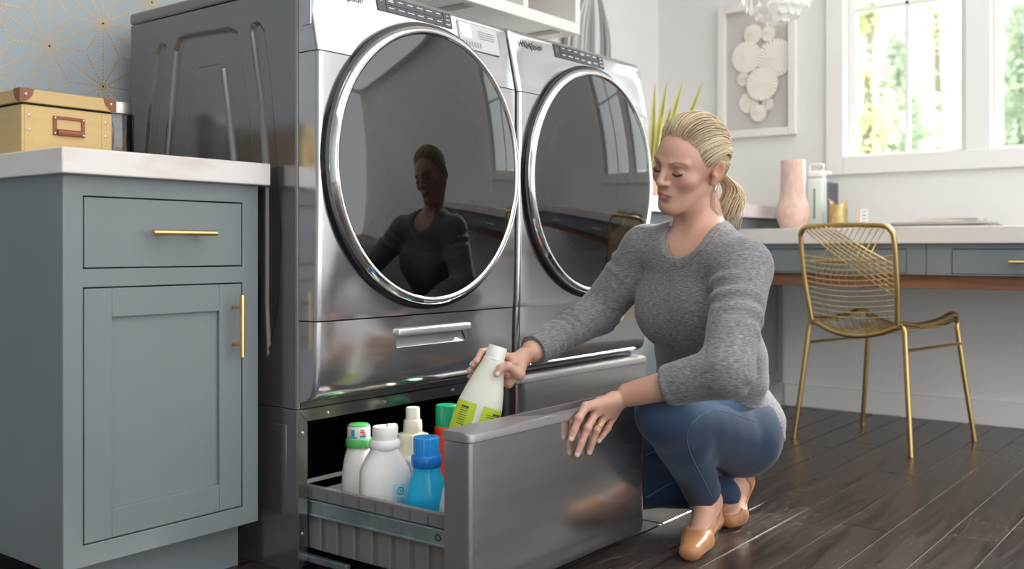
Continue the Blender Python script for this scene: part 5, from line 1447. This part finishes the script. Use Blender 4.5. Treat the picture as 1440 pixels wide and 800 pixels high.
# ---- jeans
def jdisp(X, Y, Z, t):
    return .0008 * np.sin(60 * (X + .6 * Y) + 55 * Z) * np.sin(33 * (Y - X) + 20 * Z)
J = SDF((1.84, .78, .03), (2.62, 1.55, .46), .0038)
hL = kneeL * .08 + ankL * .92
leg_prims(J, .0065, jdisp, 'L', False); J.plane_cut(hL, ankL - kneeL, ankL - .065, np.array((ankL[0] + .065, ankL[1] + .065, .125)))
leg_prims(J, .0065, jdisp, 'R', True)
J.plane_cut(pelv + UV * .10, UV, pelv - np.array((.13, .25, .3)), pelv + .3)
# creases behind the left knee
kb_ = kneeL * .55 + (hipL * .5 + ankL * .5) * .45
for q in ():
    J.cone(kb_ + wL * .09 + UV * q, kb_ - wL * .05 + UV * (q - .01), .0025, .0025, .008, 'sub')
V, F = J.mesh()
c = V[F].mean(1)
V = relax(V, F, 2, .4)
M_denim = mat('blue_denim', (.05, .12, .26), .8, Sheen_Weight=.15)
N_, L_, B_ = nodes(M_denim); at = N_.new('ShaderNodeAttribute'); at.attribute_name = 'Col'
tc = N_.new('ShaderNodeTexCoord'); mp_ = N_.new('ShaderNodeMapping'); mp_.inputs['Scale'].default_value = (420, 420, 420); L_.new(tc.outputs['Object'], mp_.inputs[0])
nz = N_.new('ShaderNodeTexNoise'); nz.inputs['Scale'].default_value = 1; nz.inputs['Detail'].default_value = 2; L_.new(mp_.outputs[0], nz.inputs['Vector'])
mr = N_.new('ShaderNodeMapRange'); mr.inputs['To Min'].default_value = .7; mr.inputs['To Max'].default_value = 1.3; L_.new(nz.outputs['Fac'], mr.inputs[0])
vm = N_.new('ShaderNodeVectorMath'); vm.operation = 'SCALE'; L_.new(at.outputs['Color'], vm.inputs[0]); L_.new(mr.outputs[0], vm.inputs['Scale']); L_.new(vm.outputs[0], B_.inputs['Base Color'])
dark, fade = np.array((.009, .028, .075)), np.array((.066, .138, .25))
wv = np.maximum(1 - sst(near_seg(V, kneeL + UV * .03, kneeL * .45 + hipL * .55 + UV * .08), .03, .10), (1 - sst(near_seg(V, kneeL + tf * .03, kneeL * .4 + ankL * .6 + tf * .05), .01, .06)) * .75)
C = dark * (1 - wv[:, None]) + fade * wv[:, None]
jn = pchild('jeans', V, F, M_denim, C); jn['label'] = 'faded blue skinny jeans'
# side seam of the left leg, laid on the denim surface
from mathutils.bvhtree import BVHTree
bvh = BVHTree.FromPolygons([tuple(v) for v in V], [tuple(f) for f in F])
def seam(pts, r=.0009):
    out = []
    for p in smooth_pts(pts, 8):
        h = bvh.ray_cast(Vector((0, 0, EYE)), (Vector(p) - Vector((0, 0, EYE))).normalized())
        if h[0] is not None: out.append(h[0] + h[1] * .0004)
    if len(out) > 2: MB().tube(out, r, 5).build('seam', mat('seam_thread', (.13, .18, .25), .8), person)
seam([P(1064, 593, 2.3), P(1035, 583, 2.3), P(1005, 577, 2.3), P(980, 588, 2.3), P(966, 612, 2.3), P(972, 640, 2.3), P(988, 672, 2.3), P(1002, 700, 2.3)])
seam([P(908, 700, 2.4), P(935, 684, 2.4), P(960, 672, 2.4)]); seam([P(908, 640, 2.4), P(925, 632, 2.4)])

# ---- shoes: tan leather flats
M_shoe = noise_col(mat('tan_leather', (.46, .24, .14), .38), (.40, .175, .075), (.46, .215, .10), (30, 30, 30), 3)
M_sole = mat('dark_sole', (.035, .022, .016), .6)
def shoe(an, heel, ball, toe, w, label):
    pts = np.array((heel, ball, toe, an)); G = SDF(pts.min(0) - .06, pts.max(0) + .06, .0022)
    foot_prims(G, an, heel, ball, toe, .0045, w)
    fd = norm(toe - heel); upn = norm(np.cross(fd, w)); upn = upn if upn @ UV > 0 or True else upn
    if (an - heel) @ upn < 0: upn = -upn
    # d'Orsay cut: opening over the instep, sides cut low, heel cup kept
    mid = heel * .5 + ball * .5
    G.cone(an + upn * .05, mid + upn * .045, .046, .042, .004, 'sub')
    G.cone(mid + upn * .040, heel * .05 + ball * .95 + upn * .036, .036, .026, .004, 'sub')
    G.ell(mid + upn * .022, (.036, .07, .026), np.array((fd, w, upn)), .004, 'sub')
    V, F = G.mesh(); V = relax(V, F, 2, .4)
    o = pchild('shoe', V, F, M_shoe); o['label'] = label
    # sole: flattened outline below the foot
    ringp = []
    for k in range(28):
        a = 2 * math.pi * k / 28; t = .5 - .5 * math.cos(a)
        half = np.interp(t, (0, .12, .35, .62, .85, 1), (.0, .024, .024, .033, .026, .0)) * (1 if a < math.pi else -1)
        cpt = heel - fd * .027 + (toe + fd * .016 - heel + fd * .027) * t
        if t > .66 : cpt = ball + (toe + fd * .016 - ball) * ((t - .62) / .38)
        ringp.append(cpt + w * half)
    dz = [upn * -.0235, upn * -.0275]
    lo_ = [[np.array((q + d)[:2].tolist() + [max((q + d)[2], .0006 + .004 * (i == 0))]) for q in ringp] for i, d in enumerate(dz)]
    MB().loft(lo_).build('sole', M_sole, person)
shoe(ankL, heelL, ballL, toeL, wL, 'tan leather flat on her front foot')
shoe(ankR, heelR, ballR, toeR, wR, 'tan leather flat on her rear foot with lifted heel')

# ---- hair: combed-back shell plus strands, low ponytail
M_hair = mat('blonde_hair', (.5, .38, .22), .42)
N_, L_, B_ = nodes(M_hair); at = N_.new('ShaderNodeAttribute'); at.attribute_name = 'Col'; L_.new(at.outputs['Color'], B_.inputs['Base Color'])
tie = np.array((.012, -.098, -.028))          # head-local ponytail root
ccen = np.array((0, -.018, .030)); crad = np.array((.0735, .0915, .086))
def skull(d, off):
    d = d / np.linalg.norm(d, axis=-1, keepdims=True); k = 1 / np.sqrt(((d / crad) ** 2).sum(-1, keepdims=True)); return ccen + d * (k + off)
G = SDF(headc - .15, headc + .15, .0024)
G.ell(H(*ccen), R_(.0780, .0960, .0920), HM, 0); G.ell(H(0, -.055, -.005), R_(.063, .050, .058), HM, .03)
G.cone(H(0, -.075, -.005), H(*tie), .030, .015, .03)
G.plane_cut(H(0, .050, .062), norm(hf * 1.0 - hu * .62)); 
for e in (1, -1):
    G.ell(H(e * .075, .048, .000), R_(.045, .052, .060), HM, .006, 'sub'); G.ell(H(e * .082, -.010, -.020), R_(.030, .026, .040), HM, .006, 'sub')
G.ell(H(0, .075, .000), R_(.060, .06, .078), HM, .006, 'sub')
V, F = G.mesh(); V = relax(V, F, 2, .4)
Lh = (V - headc) @ HM.T / HS; g = .45 + .0 * Lh[:, 0]
C = np.array((.30, .20, .105)) * (1 - g[:, None]) + np.array((.56, .43, .26)) * g[:, None]
hr = pchild('hair', V, F, M_hair, C); hr['label'] = 'blonde hair combed back into a low ponytail'
rs = np.random.RandomState(11)
def strands(paths, name, rbase):
    VV = []; FF = []; CC = []; o = 0
    for pts, tone, rad in paths:
        pts = np.array(pts); m = len(pts); tg = np.gradient(pts, axis=0); tg /= np.linalg.norm(tg, axis=1)[:, None]
        u = np.cross(tg, (.31, .52, .8)); u /= np.linalg.norm(u, axis=1)[:, None]; v = np.cross(tg, u)
        rr = rad * np.sin(np.pi * np.clip(np.linspace(.06, 1.0, m), 0, .97)) ** .5
        for k in range(4):
            a = k * math.pi / 2; VV.append(pts + (u * math.cos(a) + v * math.sin(a)) * rr[:, None])
        for k in range(4):
            i0 = o + k * m; i1 = o + ((k + 1) % 4) * m
            q = np.arange(m - 1); FF.append(np.stack([i0 + q, i1 + q, i1 + q + 1, i0 + q + 1], 1))
        CC.append(np.tile(tone, (4 * m, 1))); o += 4 * m
    return pchild(name, np.concatenate(VV), np.concatenate(FF), M_hair, np.concatenate(CC))
def tone(): 
    t = rs.rand(); base_ = np.array((.62, .49, .31)) if t > .45 else (np.array((.74, .63, .46)) if t > .13 else np.array((.30, .20, .11)))
    return base_ * (.85 + .3 * rs.rand())
paths = []
# hairline curve in head-local coordinates, from one temple over the forehead to the other
hl_pts = smooth_pts([(-.073, .008, -.008), (-.070, .034, .030), (-.058, .056, .064), (-.030, .072, .088), (.0, .074, .092), (.030, .072, .088), (.058, .056, .064), (.070, .034, .030), (.0755, .012, .012), (.0760, -.006, .022), (.0745, -.030, .020), (.070, -.048, -.005), (.058, -.066, -.035), (.035, -.085, -.055), (0, -.095, -.06), (-.035, -.085, -.055), (-.058, -.066, -.035), (-.070, -.048, -.005)], 16)
for i in range(2600):
    p0 = hl_pts[rs.randint(len(hl_pts)) if i % 3 else rs.randint(9 * 16, len(hl_pts))] + rs.normal(size=3) * .0025
    d0 = p0 - ccen; d0 /= np.linalg.norm(d0); back = .0 + .35 * rs.rand() ** 2
    tp = tie + rs.normal(size=3) * np.array((.010, .004, .010)); d1 = tp - ccen; d1 /= np.linalg.norm(d1)
    lift = .006 + .006 * rs.rand(); pts = []
    low_ = p0[1] < -.02 ; mid = np.array((p0[0] * 9, -.45, .8)) if not low_ else (d0 + d1); mid /= np.linalg.norm(mid)
    for t in np.linspace(back, 1, 14):
        d = d0 * (1 - t) ** 2 + mid * 2 * t * (1 - t) * .75 + d1 * t * t; d /= np.linalg.norm(d)
        off = lift * (np.sin(np.pi * min(t + .05, 1)) ** .7) + .0030 + .0065 * max(0., d[2] - .25)
        if t < .45: off += .006 * math.sin(math.pi * t / .45) * (abs(p0[0]) < .05)
        q = skull(d, off)[...]
        if t > .8: q = q * (1 - (t - .8) / .2) + tp * ((t - .8) / .2)
        pts.append(H(*q))
    paths.append((pts, tone(), .00055 + .0005 * rs.rand()))
hs = strands(paths, 'hair_strands', .0013); hs['kind'] = 'stuff'
# ponytail
MB().tube([H(*(tie + np.array((.013 * math.cos(a), -.004 + .003 * math.sin(a), .013 * math.sin(a))))) for a in np.linspace(0, 2 * math.pi, 18, endpoint=False)], .0042, 7, closed=True).build('hair_tie', mat('hair_tie_fabric', (.45, .33, .2), .7), person)
paths = []
t0 = H(*tie); outb = -hf; dn = -UV
endp = P(1036, 303, 2.42); midp = P(1040, 272, 2.425)
for i in range(700):
    a = rs.rand() * 6.28; r = math.sqrt(rs.rand()); su = tl * math.cos(a) + UV * .3 * math.sin(a) + tf * math.sin(a) * .8
    p0 = t0 + su * .010 * r; p1 = P(1020, 252, 2.415) + su * .020 * r; p2 = midp + su * .029 * r - RV * .014; p3 = endp + su * .030 * r + RV * rs.normal() * .007 + UV * rs.normal() * .012 - RV * .024
    pts = smooth_pts([p0, p1, p2, p3], 4); paths.append((pts, tone() * 1.08, .0015))
for i in range(9):      # loose wisp in front, behind the ear lobe
    p0 = H(.072 + rs.normal() * .002, -.035 + rs.normal() * .005, -.022); p1 = P(1003 + rs.normal() * 2, 272, 2.335); p2 = P(1006 + rs.normal() * 3, 292, 2.34); p3 = P(1014 + rs.normal() * 4, 303 + rs.normal() * 3, 2.35)
    paths.append((smooth_pts([p0, p1, p2, p3], 4), tone(), .0010))
pt = strands([(a_, b_, c_ * .62) for a_, b_, c_ in paths], 'ponytail', .0015); pt['kind'] = 'stuff'
# ---- lashes, earring, necklace, ring
M_lash = mat('dark_lash', (.018, .012, .010), .6)
bvh_h = BVHTree.FromPolygons([tuple(v.co + person.location) for v in person.data.vertices], [tuple(p.vertices) for p in person.data.polygons])
def face_pt(x, z, off=.0004):
    h = bvh_h.ray_cast(Vector(H(x, .20, z)), Vector(-hf)); return np.array(h[0]) + np.array(h[1]) * off
for e in (1, -1):
    rim = [face_pt(e * (.0175 + .0285 * t), .0008 - .0058 * math.sin(math.pi * t ** .9) + .0014 * t) for t in np.linspace(0, 1, 12)]
    MB().tube(rim, [.0005 + .0010 * math.sin(math.pi * min(1, i / 11 * .85 + .12)) for i in range(12)], 6).build('lash_line', M_lash, person)
    crease = [face_pt(e * (.0185 + .027 * t), .0085 + .0042 * math.sin(math.pi * t) - .002 * t, -.0001) for t in np.linspace(0, 1, 10)]
    MB().tube(crease, [.0002 + .0004 * math.sin(math.pi * i / 9) for i in range(10)], 5).build('lid_crease_shade', mat('lid_fold_shade', (.30, .16, .12), .6), person)  # shade in the lid crease drawn as a thin brown line
    b = MB()
    for i in range(1, 24):
        t = i / 24; q = rim[0] * 0 + np.array([np.interp(t, np.linspace(0, 1, 12), [r_[c_] for r_ in rim]) for c_ in range(3)])
        dr = norm(hl * e * (-.15 + .75 * t) + hf * 1.0 - hu * .75); Ln = .0050 + .0035 * t
        b.tube([q, q + dr * Ln * .6, q + dr * Ln + hu * .0014], [.00035, .00028, .0001], 4)
    b.build('eyelashes', M_lash, person)
er = H(.0785, -.006, -.0385)
MB().tube(smooth_pts([er + hl * .002 + UV * .006, er + hl * .007 + hf * .004, er + hl * .005 + hf * .006 - UV * .010, er + hl * .0 + hf * .003 - UV * .013], 5), .0014, 6).build('earring', mat('silver', (.85, .84, .82), .15, 1), person)
allV = np.concatenate([V_ for V_ in (S.mesh()[0],)])
bv2 = BVHTree.FromPolygons([tuple(v + base) for v in np.array([x.co for x in person.data.vertices])], [tuple(p.vertices) for p in person.data.polygons])
sv = [np.array(x.co) + base for x in sw.data.vertices]; bv3 = BVHTree.FromPolygons([tuple(v) for v in sv], [tuple(p.vertices) for p in sw.data.polygons])
O0 = Vector((0, 0, EYE)); pts = []
for px, py in ((938, 308), (937, 325), (941, 345), (949, 364), (955, 377), (962, 374), (975, 362), (990, 348), (1004, 334), (1013, 322), (1019, 312)):
    dr = (Vector(P(px, py, 2.2)) - O0).normalized(); hs_ = [h for h in (bv2.ray_cast(O0, dr), bv3.ray_cast(O0, dr)) if h[0] is not None]
    if hs_:
        h = min(hs_, key=lambda q: q[3]); pts.append(np.array(h[0] - dr * .0015))
MB().tube(smooth_pts(pts, 4), .0007, 5).build('necklace', M_brass, person)
if len(pts) > 6: MB().tube([pts[4] - np.array((0, 0, .0)) , pts[4] * .4 + pts[5] * .6], .0014, 6).build('necklace_bar', M_brass, person)
j = LH['ring']; rc = j[0] * .35 + j[1] * .65; rd = norm(j[1] - j[0]); u = norm(np.cross(rd, UV)); v = np.cross(rd, u)
for o_ in (0, .0045):
    MB().tube([rc + rd * o_ + (u * math.cos(a) + v * math.sin(a)) * .0096 for a in np.linspace(0, 2 * math.pi, 22, endpoint=False)], .0009, 5, closed=True).build('ring', M_brass, person)
